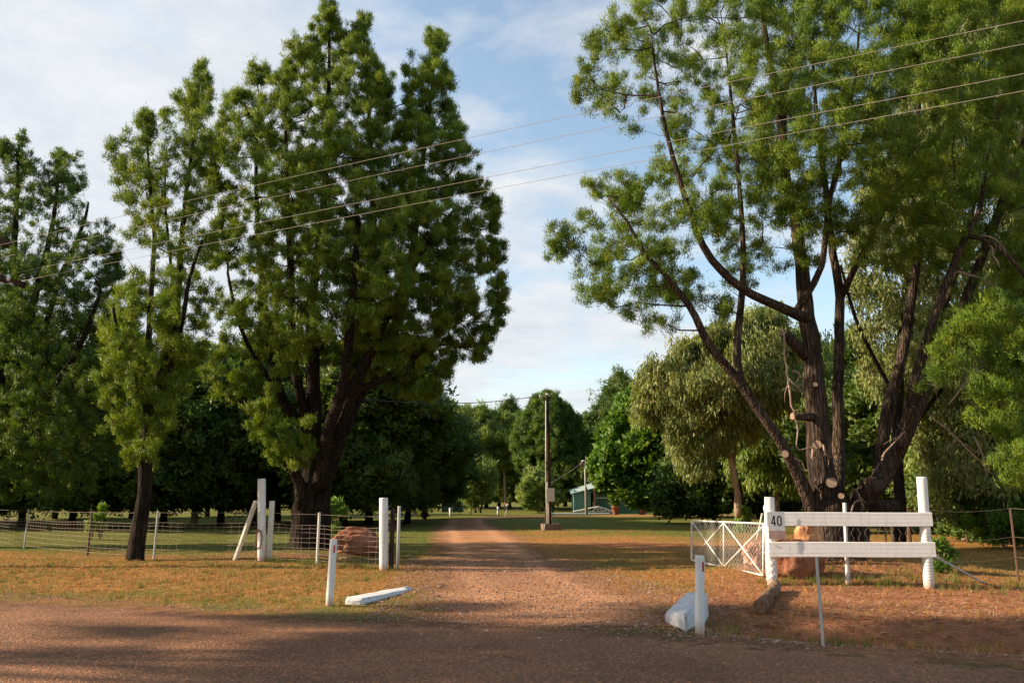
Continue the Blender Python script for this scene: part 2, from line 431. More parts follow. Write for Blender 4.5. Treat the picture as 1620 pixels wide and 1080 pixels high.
def dry_f(x, y):
    e = y - (10.1 - 0.37 * x)
    d = .60 - .48 * sstep(17.5, 21.5, y + .30 * x) * sstep(-1.0, -3.5, x)         # the left verge is straw, the lawn behind is greener
    d = np.where(x > -2.5, .50 + .35 * np.exp(-((y - 27) / 4.5) ** 2) + .3 * np.exp(-((y - 15.5) / 2.2) ** 2) - .35 * sstep(30, 50, y), d)
    d = d - .22 * np.exp(-((e - .8) / 1.1) ** 2) * (x < -2.5)
    d = d - .35 * sstep(7.5, 9.5, x) * sstep(14, 12, y)
    return np.clip(d, 0, 1)
def bare_f(x, y):
    e = y - (10.1 - 0.37 * x)
    b = .10 + .75 * np.exp(-(((x - 4.6) / 3.0) ** 2 + ((y - 12.2) / 2.6) ** 2))
    b += .55 * np.exp(-(((x - 4.5) / 4.5) ** 2 + ((y - 27.5) / 3.5) ** 2))
    b += .60 * np.exp(-(((x - 7) / 4.0) ** 2 + ((y - 16.3) / 2.0) ** 2))
    b += .5 * np.exp(-(((x + 5.5) / 2.5) ** 2 + ((y - 20.6) / 1.1) ** 2)) + .35 * np.exp(-((e - .1) / .35) ** 2)
    b += .50 * sstep(7.0, 8.0, y) * sstep(15.5, 13, y) * sstep(2.2, 4, x)
    return np.clip(b, 0, 1)
def axis(fine_lo, fine_hi, step, lo, hi, grow=1.25):
    a = list(np.arange(fine_lo, fine_hi, step)); s = step
    while a[-1] < hi: s *= grow; a.append(a[-1] + s)
    s = step; b = [a[0]]
    while b[-1] > lo: s *= grow; b.append(b[-1] - s)
    return np.array(b[:0:-1] + a)
rs0 = np.random.RandomState(3)
gr = grid_mesh('ground', axis(-16, 14, .12, -900, 900), axis(6, 30, .10, -300, 1500),
               lambda x, y: hgt(x, y) + .006 * np.sin(x * 9 + 2 * np.sin(y * 5)) * np.sin(y * 8 + np.sin(x * 4)) * (np.abs(x) < 20) * (y < 32) * (y > 4) * (y - (10.1 - .37 * x) > .1),
               M['ground'], {'dry': dry_f, 'bare': bare_f})
tag(gr, kind='structure')

def strip(name, pts, m, dz, cols=16):
    """pts: list of (left point, right point) in world xy"""
    V = []; E = []; RU = []; AP = []; n = len(pts)
    for (a, b) in pts:
        for k in range(cols + 1):
            u = k / cols; x = a[0] + (b[0] - a[0]) * u; y = a[1] + (b[1] - a[1]) * u
            V.append((x, y, H(x, y) + dz)); E.append(min(1.0, min(u, 1 - u) * (4.5 if cols > 20 else 3.2))); AP.append(float(1 - sstep(.2, 3.0, y - (10.1 - .37 * x)))); c_ = .5 * (a[0] + b[0]); RU.append(max(math.exp(-((x - c_ - .80) / .30) ** 2), math.exp(-((x - c_ + .80) / .30) ** 2)) if a[1] > 12.5 else .5)
    F = [(i * (cols + 1) + k, i * (cols + 1) + k + 1, (i + 1) * (cols + 1) + k + 1, (i + 1) * (cols + 1) + k) for i in range(n - 1) for k in range(cols)]
    me = bpy.data.meshes.new(name); me.from_pydata(V, [], F); me.polygons.foreach_set('use_smooth', [True] * len(F))
    a = me.attributes.new('edge', 'FLOAT', 'POINT'); a.data.foreach_set('value', E); a = me.attributes.new('rut', 'FLOAT', 'POINT'); a.data.foreach_set('value', RU); a = me.attributes.new('apron', 'FLOAT', 'POINT'); a.data.foreach_set('value', AP)
    me.materials.append(m); me.update(); o = bpy.data.objects.new(name, me); COL.objects.link(o); return tag(o, kind='structure')
def interp(tab, s):
    for (a, b) in zip(tab, tab[1:]):
        if s <= b[0]:
            u = (s - a[0]) / (b[0] - a[0]); u = max(0, u)
            return [a[i] + (b[i] - a[i]) * u for i in range(1, len(a))]
    return list(tab[-1][1:])
# the track: depth, left x, right x
def gx(px, D): return (px - 810) / FPX * (D * (cp) + 0.0) * 1.0
drv_px = [(640, 1120, 975), (640, 1080, 948), (652, 1000, 925), (672, 925, 905), (680, 888, 885), (676, 862, 865), (674, 836, 850), (678, 806, 838), (690, 784, 829), (706, 770, 822)]
tab = []
for (l, r_, y) in drv_px:
    a = g(l, y); b = g(r_, y); tab.append((a.y, a.x, b.x))
tab.sort()
pts = []
D = tab[0][0] - .8
while D < tab[-1][0]:
    l, r_ = interp(tab, D); pad = .18 + .004 * D
    pts.append(((l - pad, D), (r_ + pad, D))); D += .3 + .01 * D
last = pts[-1]
cxm = (last[0][0] + last[1][0]) / 2
for k in range(1, 30):     # bends away to the right past the white posts
    a = k / 29
    Dk = last[0][1] + 16 * math.sin(a * 1.4); xk = cxm + 34 * (1 - math.cos(a * 1.4)); w = 2.6
    nx_, ny_ = -math.cos(a * 1.4), math.sin(a * 1.4)
    pts.append(((xk + nx_ * w, Dk + ny_ * w * 1), (xk - nx_ * w, Dk - ny_ * w)))
strip('driveway', pts, M['drive'], .010)
rp = []
for k in range(160):
    x = -70 + k * .9
    wob = .12 * math.sin(x * .9) + .08 * math.sin(x * 2.3 + 1)
    sw = .55 * math.exp(-((x + .2) / 2.6) ** 2)           # the bitumen flares into the track
    y1 = 10.1 - .37 * x + wob + .25 + sw; y0 = y1 - 8.2 - sw
    rp.append(((x, y1), (x, y0)))
rd = strip('road', rp, M['road'], .020, 24)

# ------------------------------------------------------------------ vegetation tools
def inside(poly, x, y):
    c = False; n = len(poly); j = n - 1
    for i in range(n):
        xi, yi = poly[i]; xj, yj = poly[j]
        if (yi > y) != (yj > y) and x < (xj - xi) * (y - yi) / (yj - yi) + xi: c = not c
        j = i
    return c
def edge_dist(poly, x, y):
    d = 1e9; n = len(poly)
    for i in range(n):
        ax, ay = poly[i]; bx, by = poly[(i + 1) % n]
        vx, vy = bx - ax, by - ay; L2 = vx * vx + vy * vy + 1e-9
        t_ = max(0, min(1, ((x - ax) * vx + (y - ay) * vy) / L2))
        d = min(d, math.hypot(ax + t_ * vx - x, ay + t_ * vy - y))
    return d

def unit(a): return a / (np.linalg.norm(a, axis=-1, keepdims=True) + 1e-9)
def foliage(C, Rr, tufts, needles, L, Wd, rs, mode='needle', up=.45, zs=1.0, tuftr=.10):
    """C (n,3) clump centres, Rr (n,) radii -> vertices, verts per face, tone"""
    n = len(C); T = n * tufts
    cen = np.repeat(C, tufts, 0); rr = np.repeat(Rr, tufts)
    d = unit(rs.normal(size=(T, 3))); d[:, 2] = np.where(d[:, 2] < -.3, d[:, 2] * .5, d[:, 2])
    rad = rr * np.abs(rs.normal(size=T)) * .62
    tc_ = cen + d * rad[:, None] * np.array([1, 1, zs])
    tt = np.clip(.45 * np.repeat(rs.uniform(0, 1, n), tufts) + .55 * rs.uniform(0, 1, T), 0, 1)
    N = T * needles
    p = np.repeat(tc_, needles, 0) + rs.normal(size=(N, 3)) * tuftr
    o = np.repeat(d, needles, 0)
    r = rs.normal(size=(N, 3)) * .55
    if mode == 'droop': dd = unit(o * .25 + r * .5 + np.array([0, 0, -1.0]))
    else: dd = unit(o * .55 + r + np.array([0, 0, up]))
    s = unit(np.cross(dd, rs.normal(size=(N, 3))))
    ln = L * rs.uniform(.6, 1.3, N)[:, None]; wd = Wd * rs.uniform(.7, 1.3, N)[:, None]
    if mode == 'broad' or mode == 'droop':
        V = np.stack([p, p + dd * ln * .5 + s * wd * .5, p + dd * ln, p + dd * ln * .5 - s * wd * .5], 1); k = 4
    else:
        V = np.stack([p - s * wd * .5, p + s * wd * .5, p + dd * ln], 1); k = 3
    tone = np.repeat(np.repeat(tt, needles) * .75 + rs.uniform(0, .25, N), k)
    pf = unit((np.repeat(tc_ - cen, needles, 0) / np.repeat(rr, needles)[:, None]) + o * .4 + rs.normal(size=(N, 3)) * .22)
    return V.reshape(-1, 3), k, tone, np.repeat(pf, k, 0)

def grow_branches(mb, nodes, clumps, rs, r0=.03, sides=4, stop=.0):
    """join each clump to the nearest wood, so branches fork like a tree's"""
    P = np.array(nodes, float); order = np.argsort([np.min(np.linalg.norm(P - c, axis=1)) for c in clumps])
    cap = len(P) + len(clumps) * 3; buf = np.zeros((cap, 3)); buf[:len(P)] = P; m = len(P)
    for i in order:
        c = np.array(clumps[i]); q = buf[:m]
        dv = c - q; dist = np.linalg.norm(dv, axis=1)
        cost = dist + 1.1 * np.maximum(0, -dv[:, 2] + .15 * dist)
        j = int(np.argmin(cost)); a = q[j].copy(); L = dist[j]
        if L < .05: continue
        side = rs.normal(size=3) * L * .10
        m1 = a + (c - a) * .38 + side + np.array([0, 0, -.05 * L]); m2 = a + (c - a) * .72 + side * .6
        r_ = min(r0 * 2.2, r0 * (.55 + .35 * L))
        mb.tube([a, m1, m2, c], [r_, r_ * .75, r_ * .5, r_ * .2], sides, cap=False)
        for p_ in (m1, m2, c):
            buf[m] = p_; m += 1
    return buf[:m]

def densify(pts, rad, step=.35, wob=.0, rs=None):
    """smooth a traced limb (Catmull-Rom)"""
    P = [Vector(p) for p in pts]; out = []; ro = []
    n = len(P)
    for i in range(n - 1):
        a = P[max(i - 1, 0)]; b = P[i]; c = P[i + 1]; d = P[min(i + 2, n - 1)]
        k = max(2, int((c - b).length / step))
        for j in range(k):
            u = j / k
            q = .5 * ((2 * b) + (c - a) * u + (2 * a - 5 * b + 4 * c - d) * u * u + (3 * b - a - 3 * c + d) * u ** 3)
            if wob: q = q + Vector(rs.normal(size=3)) * wob * (rad[i] + (rad[i + 1] - rad[i]) * u)
            out.append(q); ro.append(rad[i] + (rad[i + 1] - rad[i]) * u)
    out.append(P[-1]); ro.append(rad[-1])
    return out, ro

def hero_tree(name, label, cat, D, base, limbs, polys, n_clumps, seed, leafm, barkm, cr=(.38, .62), thick=3.0, tufts=34, needles=26,
              L=.15, Wd=.030, mode='needle', holes=(), keep=None, group=None, extra=(), r0=.03, up=.95, zs=1.3, back=0.0, gap=.45, tuftr=.055, sub=9, twigs=True, wood=1.0):
    """limbs: lists of (px, py, dD, radius px); polys: crown outlines traced in the photograph"""
    rs = np.random.RandomState(seed)
    b = g(*base) if base[1] is not None else drop(*base[0])
    org = Vector((b.x, b.y, H(b.x, b.y)))
    root = empty(name, org, label, cat, group)
    pxm = D / FPX
    mb = MB(); nodes = []
    for li, lb in enumerate(limbs):
        P = [at(px, py, D + dd) - org for (px, py, dd, r) in lb]; rr = [r * pxm * wood for (_, _, _, r) in lb]
        P, rr = densify(P, rr, .3, .06, rs)
        if rr[0] > .1 and P[0].z < .5:
            P = [P[0] + Vector((0, 0, -.35))] + P; rr = [rr[0] * 1.35] + rr
        mb.tube(P, rr, 16 if rr[0] > .12 else 8, cap=True, ridge=.07, seed=li)
        for q, r in zip(P, rr):
            if q.z > 1.2: nodes.append(tuple(q))
    C = []; Rr = []
    tot = 0
    areas = []
    for poly in polys:
        a = 0
        for i in range(len(poly)):
            x0, y0 = poly[i]; x1, y1 = poly[(i + 1) % len(poly)]; a += x0 * y1 - x1 * y0
        areas.append(abs(a))
    sa = sum(areas)
    for poly, ar in zip(polys, areas):
        xs = [p[0] for p in poly]; ys = [p[1] for p in poly]; want = int(n_clumps * ar / sa) + 1; got = 0; tries = 0
        while got < want and tries < want * 60:
            tries += 1
            x = rs.uniform(min(xs), max(xs)); y = rs.uniform(min(ys), max(ys))
            if not inside(poly, x, y): continue
            if any(inside(h, x, y) for h in holes) and rs.rand() < .78: continue
            if keep is not None and rs.rand() > keep(x, y): continue
            ed = edge_dist(poly, x, y) * pxm
            r = rs.uniform(*cr)
            if ed < r * .55:
                if ed < .12: continue
                r = max(.22, ed * 1.3)
            th = min(thick, .25 + 1.15 * ed)
            dd = rs.uniform(-1, 1) * th; dd = dd if rs.rand() < .5 else math.copysign(th * rs.uniform(.6, 1), dd)
            p = at(x, y, D + dd + back) - org
            if any((p.x - q[0]) ** 2 + (p.y - q[1]) ** 2 + (p.z - q[2]) ** 2 < (gap * (r + rq)) ** 2 for q, rq in zip(C[-260:], Rr[-260:])): continue
            if p.z < .9: continue
            C.append(tuple(p)); Rr.append(r); got += 1
    for (x, y, dd, rp_) in extra:
        C.append(tuple(at(x, y, D + dd) - org)); Rr.append(rp_ * pxm)
    buf = grow_branches(mb, nodes, C, rs, r0)
    C = np.array(C); Rr = np.array(Rr); nsub = sub
    if nsub > 1:
        off = np.clip(rs.normal(size=(len(C), nsub, 3)), -1.35, 1.35) * (Rr[:, None, None] * .70) * np.array([1, 1, 1.3]); off[:, 0] *= .2
        C2 = (C[:, None] + off).reshape(-1, 3); R2 = (Rr[:, None] * rs.uniform(.24, .52, (len(C), nsub))).reshape(-1)
        k_ = C2[:, 2] > .8; C2, R2 = C2[k_], R2[k_]
        if twigs: grow_branches(mb, buf, [tuple(q) for q in C2], rs, r0 * .42, 3)
        C, Rr = C2, R2; tufts = max(4, int(tufts / nsub * 1.15))
    mb.build('trunk', barkm, root)
    V, k, tone, pf = foliage(C, Rr, tufts, needles, L, Wd, rs, mode, up, zs, tuftr)
    np_mesh('crown', V, k, leafm, tone, root, pf)
    return root, org

def proto_tree(name, shape, Ht, seed, leafm, barkm, n_cl, cr, tufts, needles, L, Wd, mode='needle', trunk=.18, base_z=.18, up=.4, lean=.3, zs=1.0, zmul=1.0):
    """a free-standing tree built round its own base; shape(u) = crown radius at relative height u"""
    rs = np.random.RandomState(seed)
    root = bpy.data.objects.new(name, None); COL.objects.link(root)
    mb = MB(); nodes = []
    nl = rs.randint(3, 6)
    fork = Ht * (base_z * .6 + .05)
    tp = [Vector((0, 0, -.3)), Vector((0, 0, .2)), Vector((rs.uniform(-1, 1) * .1, rs.uniform(-1, 1) * .1, fork))]
    P, rr = densify(tp, [trunk * 1.3, trunk * 1.1, trunk * .85], .4, .05, rs); mb.tube(P, rr, 9, ridge=.06); nodes += [tuple(q) for q in P if q.z > fork * .7]
    for i in range(nl):
        a = 2 * math.pi * (i + rs.rand() * .6) / nl; top = Ht * rs.uniform(.72, .95)
        rad_ = shape(.55) * rs.uniform(.25, .7) if i else .1
        pp = [tp[-1], Vector((math.cos(a) * rad_ * .35, math.sin(a) * rad_ * .35, fork + (top - fork) * .3)), Vector((math.cos(a) * rad_ * .8, math.sin(a) * rad_ * .8, fork + (top - fork) * .65)), Vector((math.cos(a) * rad_ * .8, math.sin(a) * rad_ * .8, top))]
        P, rr = densify(pp, [trunk * .6, trunk * .42, trunk * .25, trunk * .07], .5, .06, rs); mb.tube(P, rr, 6); nodes += [tuple(q) for q in P]
    C = []; Rr = []; tries = 0
    lob = [(rs.uniform(0, 2 * math.pi), rs.uniform(0, 6), rs.uniform(.10, .24)) for _ in range(5)]
    while len(C) < n_cl and tries < n_cl * 40:
        tries += 1
        u = rs.uniform(base_z, 1.0); a = rs.uniform(0, 2 * math.pi)
        R_ = shape((u - base_z) / (1 - base_z)) * (1 + sum(am * math.sin(2 * a + ph + u * fq * 3) for (ph, fq, am) in lob))
        if R_ <= .05: R_ = .05
        rad_ = R_ * (rs.rand() ** .45)
        r = rs.uniform(*cr) * (1 if u < .88 else .7)
        p = (math.cos(a) * rad_, math.sin(a) * rad_, u * Ht)
        if any((p[0] - q[0]) ** 2 + (p[1] - q[1]) ** 2 + (p[2] - q[2]) ** 2 < (.5 * (r + rq)) ** 2 for q, rq in zip(C, Rr)): continue
        C.append(p); Rr.append(r)
    grow_branches(mb, nodes, C, rs, .03)
    mb.build('trunk', barkm, root)
    V, k, tone, pf = foliage(np.array(C), np.array(Rr), tufts, needles, L, Wd, rs, mode, up, zs, .14)
    np_mesh('crown', V, k, leafm, tone, root, pf)
    return root

# ------------------------------------------------------------------ the large trees of the photograph
# the big cypress-like tree left of the track
L2 = [
 [(482, 872, 0, 20), (480, 830, 0, 18), (483, 790, 0, 18), (490, 765, 0, 17)],
 [(504, 872, .15, 18), (505, 820, .2, 17), (508, 780, .2, 16), (512, 760, .2, 15)],
 [(478, 800, -.2, 12), (474, 765, -.4, 9), (462, 742, -.7, 6), (450, 732, -.9, 4)],
 [(492, 780, 0, 15), (497, 700, -.2, 12), (497, 640, -.3, 11), (495, 560, -.3, 10), (492, 490, -.2, 8), (500, 420, 0, 7), (510, 350, .1, 6), (516, 250, .2, 5), (520, 150, .2, 3.5), (521, 60, .2, 1.8), (521, 25, .2, 1)],
 [(492, 780, .1, 12), (480, 700, .4, 10), (470, 665, .5, 9), (442, 620, .5, 8), (430, 560, .5, 7), (420, 500, .4, 6), (414, 440, .4, 5), (408, 360, .4, 4), (405, 260, .4, 3), (410, 160, .4, 1.5)],
 [(505, 770, 0, 14), (530, 690, -.6, 11), (558, 620, -.9, 10), (585, 560, -1.2, 8), (612, 500, -1.5, 7), (645, 440, -1.6, 5), (680, 380, -1.6, 3), (720, 330, -1.6, 2)],
 [(508, 770, .3, 14), (535, 670, .6, 12), (552, 600, .8, 10), (572, 500, 1, 9), (588, 400, 1, 7), (590, 300, 1, 5), (585, 200, .9, 3.5), (576, 60, .8, 1.5)],
 [(506, 770, -.2, 12), (520, 680, -1, 9), (540, 620, -1.5, 8), (552, 540, -2, 7), (560, 450, -2.2, 5), (565, 350, -2.2, 4), (560, 250, -2, 2.5)],
 [(510, 770, .3, 12), (560, 640, 1, 10), (610, 560, 1.6, 8), (640, 470, 2, 7), (655, 380, 2, 6), (668, 260, 2, 4.5), (680, 170, 2, 3), (690, 75, 2, 1.5)],
 [(495, 700, .2, 9), (470, 600, -.8, 7), (462, 520, -1.2, 6), (460, 420, -1.3, 5), (455, 320, -1.3, 4), (452, 200, -1, 2), (450, 130, -1, 1.2)],
 [(440, 620, .5, 6), (400, 560, .2, 4), (375, 500, 0, 3), (360, 430, 0, 2)],
 [(560, 620, -.9, 6), (640, 580, -.5, 5), (700, 520, 0, 3.5), (750, 480, 0, 2)],
]
P2 = [[(521, 3), (535, 55), (556, 48), (574, 22), (590, 60), (586, 92), (604, 112), (622, 150), (620, 200), (640, 190), (632, 150), (646, 108), (666, 88), (690, 48), (710, 92), (712, 145), (728, 200), (748, 225), (755, 292), (785, 318), (796, 420), (797, 492), (776, 552), (742, 578), (722, 560), (704, 600), (690, 632), (640, 620), (600, 600), (570, 590), (545, 600), (525, 560), (500, 590), (470, 560), (440, 560), (408, 500), (392, 545), (372, 540), (352, 470), (345, 400), (330, 300), (326, 225), (345, 170), (385, 140), (400, 112), (428, 102), (455, 120), (462, 75), (495, 55), (505, 20)]]
ex2 = [(345, 505, 0, 22), (352, 560, 0, 22), (378, 600, 0, 22), (365, 632, 0, 20), (400, 590, .3, 22), (335, 590, .2, 20), (395, 540, .3, 20), (520, 14, .2, 11), (522, 34, .2, 15), (518, 58, .2, 20), (576, 32, .8, 10), (577, 52, .8, 15), (576, 76, .8, 20), (690, 58, 2, 10), (690, 78, 2, 15), (686, 104, 2, 20), (694, 130, 2, 22), (412, 120, .4, 14), (450, 132, -1, 12), (505, 88, .2, 22), (545, 80, .2, 20), (600, 120, 1, 22), (712, 190, 2, 22), (460, 700, -1.0, 22), (478, 692, -1.0, 20), (442, 698, -1, 16), (470, 716, -1, 18), (445, 715, -.9, 16), (402, 668, -.5, 18), (412, 640, -.4, 18), (425, 655, -.6, 14), (405, 620, 0, 16), (500, 500, -2.6, 26), (470, 540, -2.4, 26), (560, 500, -2.6, 28), (600, 440, -2.8, 26), (620, 470, -2.8, 26), (690, 430, -2.4, 24), (455, 470, -2.6, 24), (440, 555, -2.2, 22), (520, 520, -2.6, 24), (450, 590, -2, 16)]
holes2 = [[(612, 175), (628, 215), (634, 280), (618, 330), (604, 250)], [(395, 330), (425, 340), (430, 470), (400, 480)], [(350, 420), (395, 420), (400, 560), (362, 545)], [(480, 330), (500, 330), (500, 440), (478, 450)], [(530, 560), (600, 570), (600, 640), (530, 640)]]
tree_big_left, o2 = hero_tree('cypress_tree', 'huge dark-trunked cypress with several pointed tops growing behind the left wire fence', 'tree', 22.4, (484, 868), L2, P2, 340, 11,
    M['needle'], M['bark'], (.32, .60), 3.2, 48, 46, .105, .017, gap=.85, holes=holes2, extra=ex2, keep=lambda x, y: .55 + .45 * (x > 560))

L1 = [
 [(214, 882, 0, 13), (221, 830, 0, 11.5), (228, 780, 0, 10.5), (232, 700, 0, 9.5), (238, 655, 0, 9)],
 [(238, 665, 0, 9), (248, 610, .1, 7.5), (262, 560, .2, 7), (278, 500, .3, 6), (286, 400, .4, 4.5), (293, 320, .4, 3.6), (308, 205, .4, 2.4), (318, 108, .4, 1)],
 [(238, 665, 0, 8), (229, 612, -.3, 6), (234, 560, -.4, 5), (240, 450, -.5, 4), (244, 380, -.5, 3.2), (238, 300, -.5, 2.4), (230, 185, -.5, 1)],
 [(262, 620, .1, 5), (274, 560, -.3, 5), (290, 500, -.6, 4), (300, 440, -.8, 3), (320, 380, -.8, 2)],
 [(244, 600, .1, 4), (262, 590, .6, 4), (275, 540, .8, 4), (272, 440, 1, 3), (262, 330, 1, 2), (262, 260, 1, 1)],
 [(236, 650, 0, 5), (215, 600, -.4, 4), (190, 540, -.8, 3), (178, 480, -.8, 2)],
]
P1 = [[(318, 98), (332, 150), (342, 220), (334, 330), (342, 420), (330, 520), (322, 560), (300, 610), (280, 640), (262, 690), (240, 738), (205, 728), (188, 700), (196, 672), (160, 655), (154, 560), (172, 500), (212, 440), (200, 395), (172, 330), (156, 262), (182, 205), (205, 215), (232, 170), (250, 228), (266, 200), (264, 170), (290, 150), (300, 120)]]
h1 = [[(245, 330), (232, 420), (215, 430), (205, 360), (200, 300)], [(296, 440), (330, 440), (330, 560), (300, 560)], [(250, 470), (238, 560), (222, 560), (232, 460)]]
hero_tree('cypress_tree', 'slender open-crowned cypress with a thin leaning trunk standing in the left wire fence', 'tree', 19.9, (214, 882), L1, P1, 105, 21,
    M['needle'], M['bark'], (.22, .44), 1.6, 34, 42, .10, .016, gap=.8, holes=h1, r0=.022, extra=[(318, 112, .4, 9), (318, 130, .4, 13), (322, 155, .4, 17), (312, 180, .4, 18), (232, 186, -.5, 9), (232, 206, -.5, 14), (230, 232, -.5, 18), (262, 190, 1, 12), (292, 165, .4, 12), (190, 230, -.8, 16)], keep=lambda x, y: .34 if y < 440 else .8)

L0 = [
 [(-40, 880, 0, 17), (-28, 780, 0, 14), (-10, 660, 0, 11), (4, 600, 0, 10), (15, 540, 0, 8), (18, 460, 0, 6), (25, 350, 0, 4), (30, 222, 0, 1.4)],
 [(-28, 780, .2, 11), (8, 640, .6, 9), (28, 590, .6, 8), (42, 530, .6, 7), (60, 450, .6, 5), (84, 350, .6, 3.5), (95, 240, .6, 1.3)],
 [(30, 590, .6, 6), (70, 520, 1, 5), (95, 440, 1.5, 4), (130, 360, 1.5, 3), (140, 320, 1.5, 1.5)],
 [(-20, 740, 0, 8), (60, 640, -1, 6), (120, 560, -1.4, 4), (160, 460, -1.5, 2.5)],
]
P0 = [[(-90, 260), (-30, 290), (0, 225), (32, 208), (55, 262), (80, 250), (97, 232), (128, 278), (150, 335), (186, 392), (198, 480), (188, 560), (196, 640), (188, 720), (150, 770), (60, 790), (-90, 780)]]
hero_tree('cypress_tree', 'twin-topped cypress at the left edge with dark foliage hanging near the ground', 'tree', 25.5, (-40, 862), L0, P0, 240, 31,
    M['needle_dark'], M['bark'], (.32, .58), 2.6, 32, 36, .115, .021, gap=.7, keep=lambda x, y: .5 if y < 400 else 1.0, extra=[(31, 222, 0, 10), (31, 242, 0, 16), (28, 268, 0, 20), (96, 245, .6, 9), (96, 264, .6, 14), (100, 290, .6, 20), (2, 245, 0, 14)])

# the big pruned tree on the right
L3 = [
 [(1312, 900, 0, 44), (1312, 860, 0, 38), (1311, 825, 0, 36), (1308, 790, 0, 34)],
 [(1352, 880, .3, 24), (1352, 840, .35, 23), (1350, 812, .35, 20), (1362, 790, .3, 18), (1388, 768, .2, 17), (1416, 722, .1, 16), (1442, 660, 0, 14.5), (1470, 596, 0, 12.5), (1502, 545, 0, 11), (1530, 470, .1, 9.5), (1556, 398, .2, 8), (1590, 312, .3, 8), (1616, 240, .4, 6.5), (1640, 150, .4, 5), (1655, 40, .4, 3)],
 [(1298, 850, 0, 17), (1280, 790, -.2, 13.5), (1256, 738, -.4, 10.5), (1228, 688, -.6, 9), (1200, 648, -.7, 8.5), (1165, 597, -.8, 8), (1122, 547, -.9, 7.5), (1100, 500, -1, 6.5), (1080, 470, -1, 6), (1048, 430, -1.1, 5), (1019, 400, -1.1, 4), (992, 350, -1.1, 2.5), (960, 310, -1.1, 1.5)],
 [(1175, 612, -.8, 8), (1166, 570, -.6, 7.5), (1168, 520, -.5, 7), (1173, 470, -.4, 6.5), (1176, 400, -.4, 5.5), (1170, 300, -.4, 4.5), (1160, 190, -.4, 3.5), (1150, 90, -.4, 2), (1140, 20, -.4, 1)],
 [(1310, 815, 0, 30), (1300, 740, 0, 23), (1293, 650, 0, 19), (1285, 560, 0, 17), (1274, 480, 0, 14.5), (1268, 420, 0, 12.5), (1257, 340, 0, 10.5), (1244, 285, 0, 9.5), (1240, 230, 0, 8.5), (1230, 170, 0, 7.5), (1215, 80, 0, 6), (1206, 20, 0, 5), (1200, -60, 0, 4), (1195, -130, 0, 2)],
 [(1281, 505, 0, 11), (1262, 497, -.3, 10), (1225, 482, -.6, 8.5), (1176, 458, -1, 7.5), (1140, 426, -1.3, 7), (1112, 388, -1.5, 6), (1080, 300, -1.7, 5), (1052, 200, -1.8, 3.5), (1037, 110, -1.8, 2), (1030, 50, -1.8, 1)],
 [(1322, 800, .4, 16), (1326, 700, .8, 11.5), (1326, 600, .9, 10.5), (1328, 520, 1, 9.5), (1327, 450, 1, 8.5), (1318, 400, 1, 7.5), (1310, 330, 1, 6.5), (1300, 250, 1, 5.5), (1290, 160, 1, 4), (1285, 60, 1, 2)],
 [(1329, 475, 1, 7), (1352, 425, .6, 6), (1372, 385, .3, 5), (1400, 330, 0, 4), (1430, 270, -.4, 3), (1450, 210, -.6, 2)],
 [(1262, 490, 0, 8), (1300, 420, -.5, 6), (1310, 330, -.9, 5), (1330, 240, -1.2, 4), (1350, 140, -1.5, 3), (1360, 40, -1.5, 2)],
 [(1372, 795, 1.2, 15), (1392, 755, 1.5, 13), (1396, 700, 1.6, 12), (1406, 640, 1.7, 12), (1430, 552, 1.9, 10.5), (1444, 460, 2, 9), (1454, 395, 2, 8), (1482, 290, 2, 6), (1502, 200, 2, 5), (1515, 80, 2, 3)],
 [(1426, 716, -.2, 8), (1438, 640, -.5, 8), (1456, 570, -.7, 7.5), (1482, 490, -.9, 7), (1508, 420, -1, 6.5), (1530, 370, -1.1, 5.5), (1550, 330, -1.1, 4.5), (1560, 260, -1.1, 3), (1580, 160, -1, 2)],
 [(1240, 232, 0, 6), (1243, 140, .3, 6), (1262, 60, .5, 5), (1300, 0, .7, 4), (1330, -60, 1, 2)],
 [(1530, 372, -1.1, 5), (1570, 385, -1.3, 4), (1600, 410, -1.5, 3.5), (1630, 450, -1.6, 2)],
 [(1440, 620, 1.7, 7), (1480, 520, 1.5, 6), (1510, 440, 1.4, 5), (1540, 330, 1.5, 4), (1560, 220, 1.5, 2)],
]
P3 = [[(1003, 0), (975, 8), (958, 18), (936, 62), (926, 100), (908, 132), (916, 168), (945, 190), (992, 210), (988, 240), (955, 262), (925, 292), (938, 335), (905, 352), (880, 366), (869, 392), (888, 424), (925, 446), (920, 470), (950, 492), (990, 488), (1030, 512), (1036, 545), (1062, 552), (1092, 520), (1150, 505), (1190, 470), (1240, 430), (1300, 400), (1390, 410), (1450, 440), (1530, 430), (1640, 400), (1720, 400), (1720, -120), (1010, -120)],
      [(1470, 540), (1500, 490), (1560, 440), (1640, 400), (1720, 420), (1720, 780), (1620, 760), (1560, 660), (1590, 610), (1540, 560), (1480, 560)]]
h3 = [[(1335, 15), (1392, 20), (1388, 66), (1345, 72)], [(1095, 400), (1120, 380), (1140, 440), (1130, 490), (1100, 470)], [(1175, 350), (1240, 330), (1262, 430), (1240, 470), (1182, 460)], [(1050, 250), (1030, 190), (985, 215), (1000, 250)], [(1270, 420), (1300, 300), (1320, 420)], [(1560, 300), (1600, 320), (1560, 420), (1530, 440)], [(1400, 430), (1500, 400), (1500, 470), (1400, 480)]]
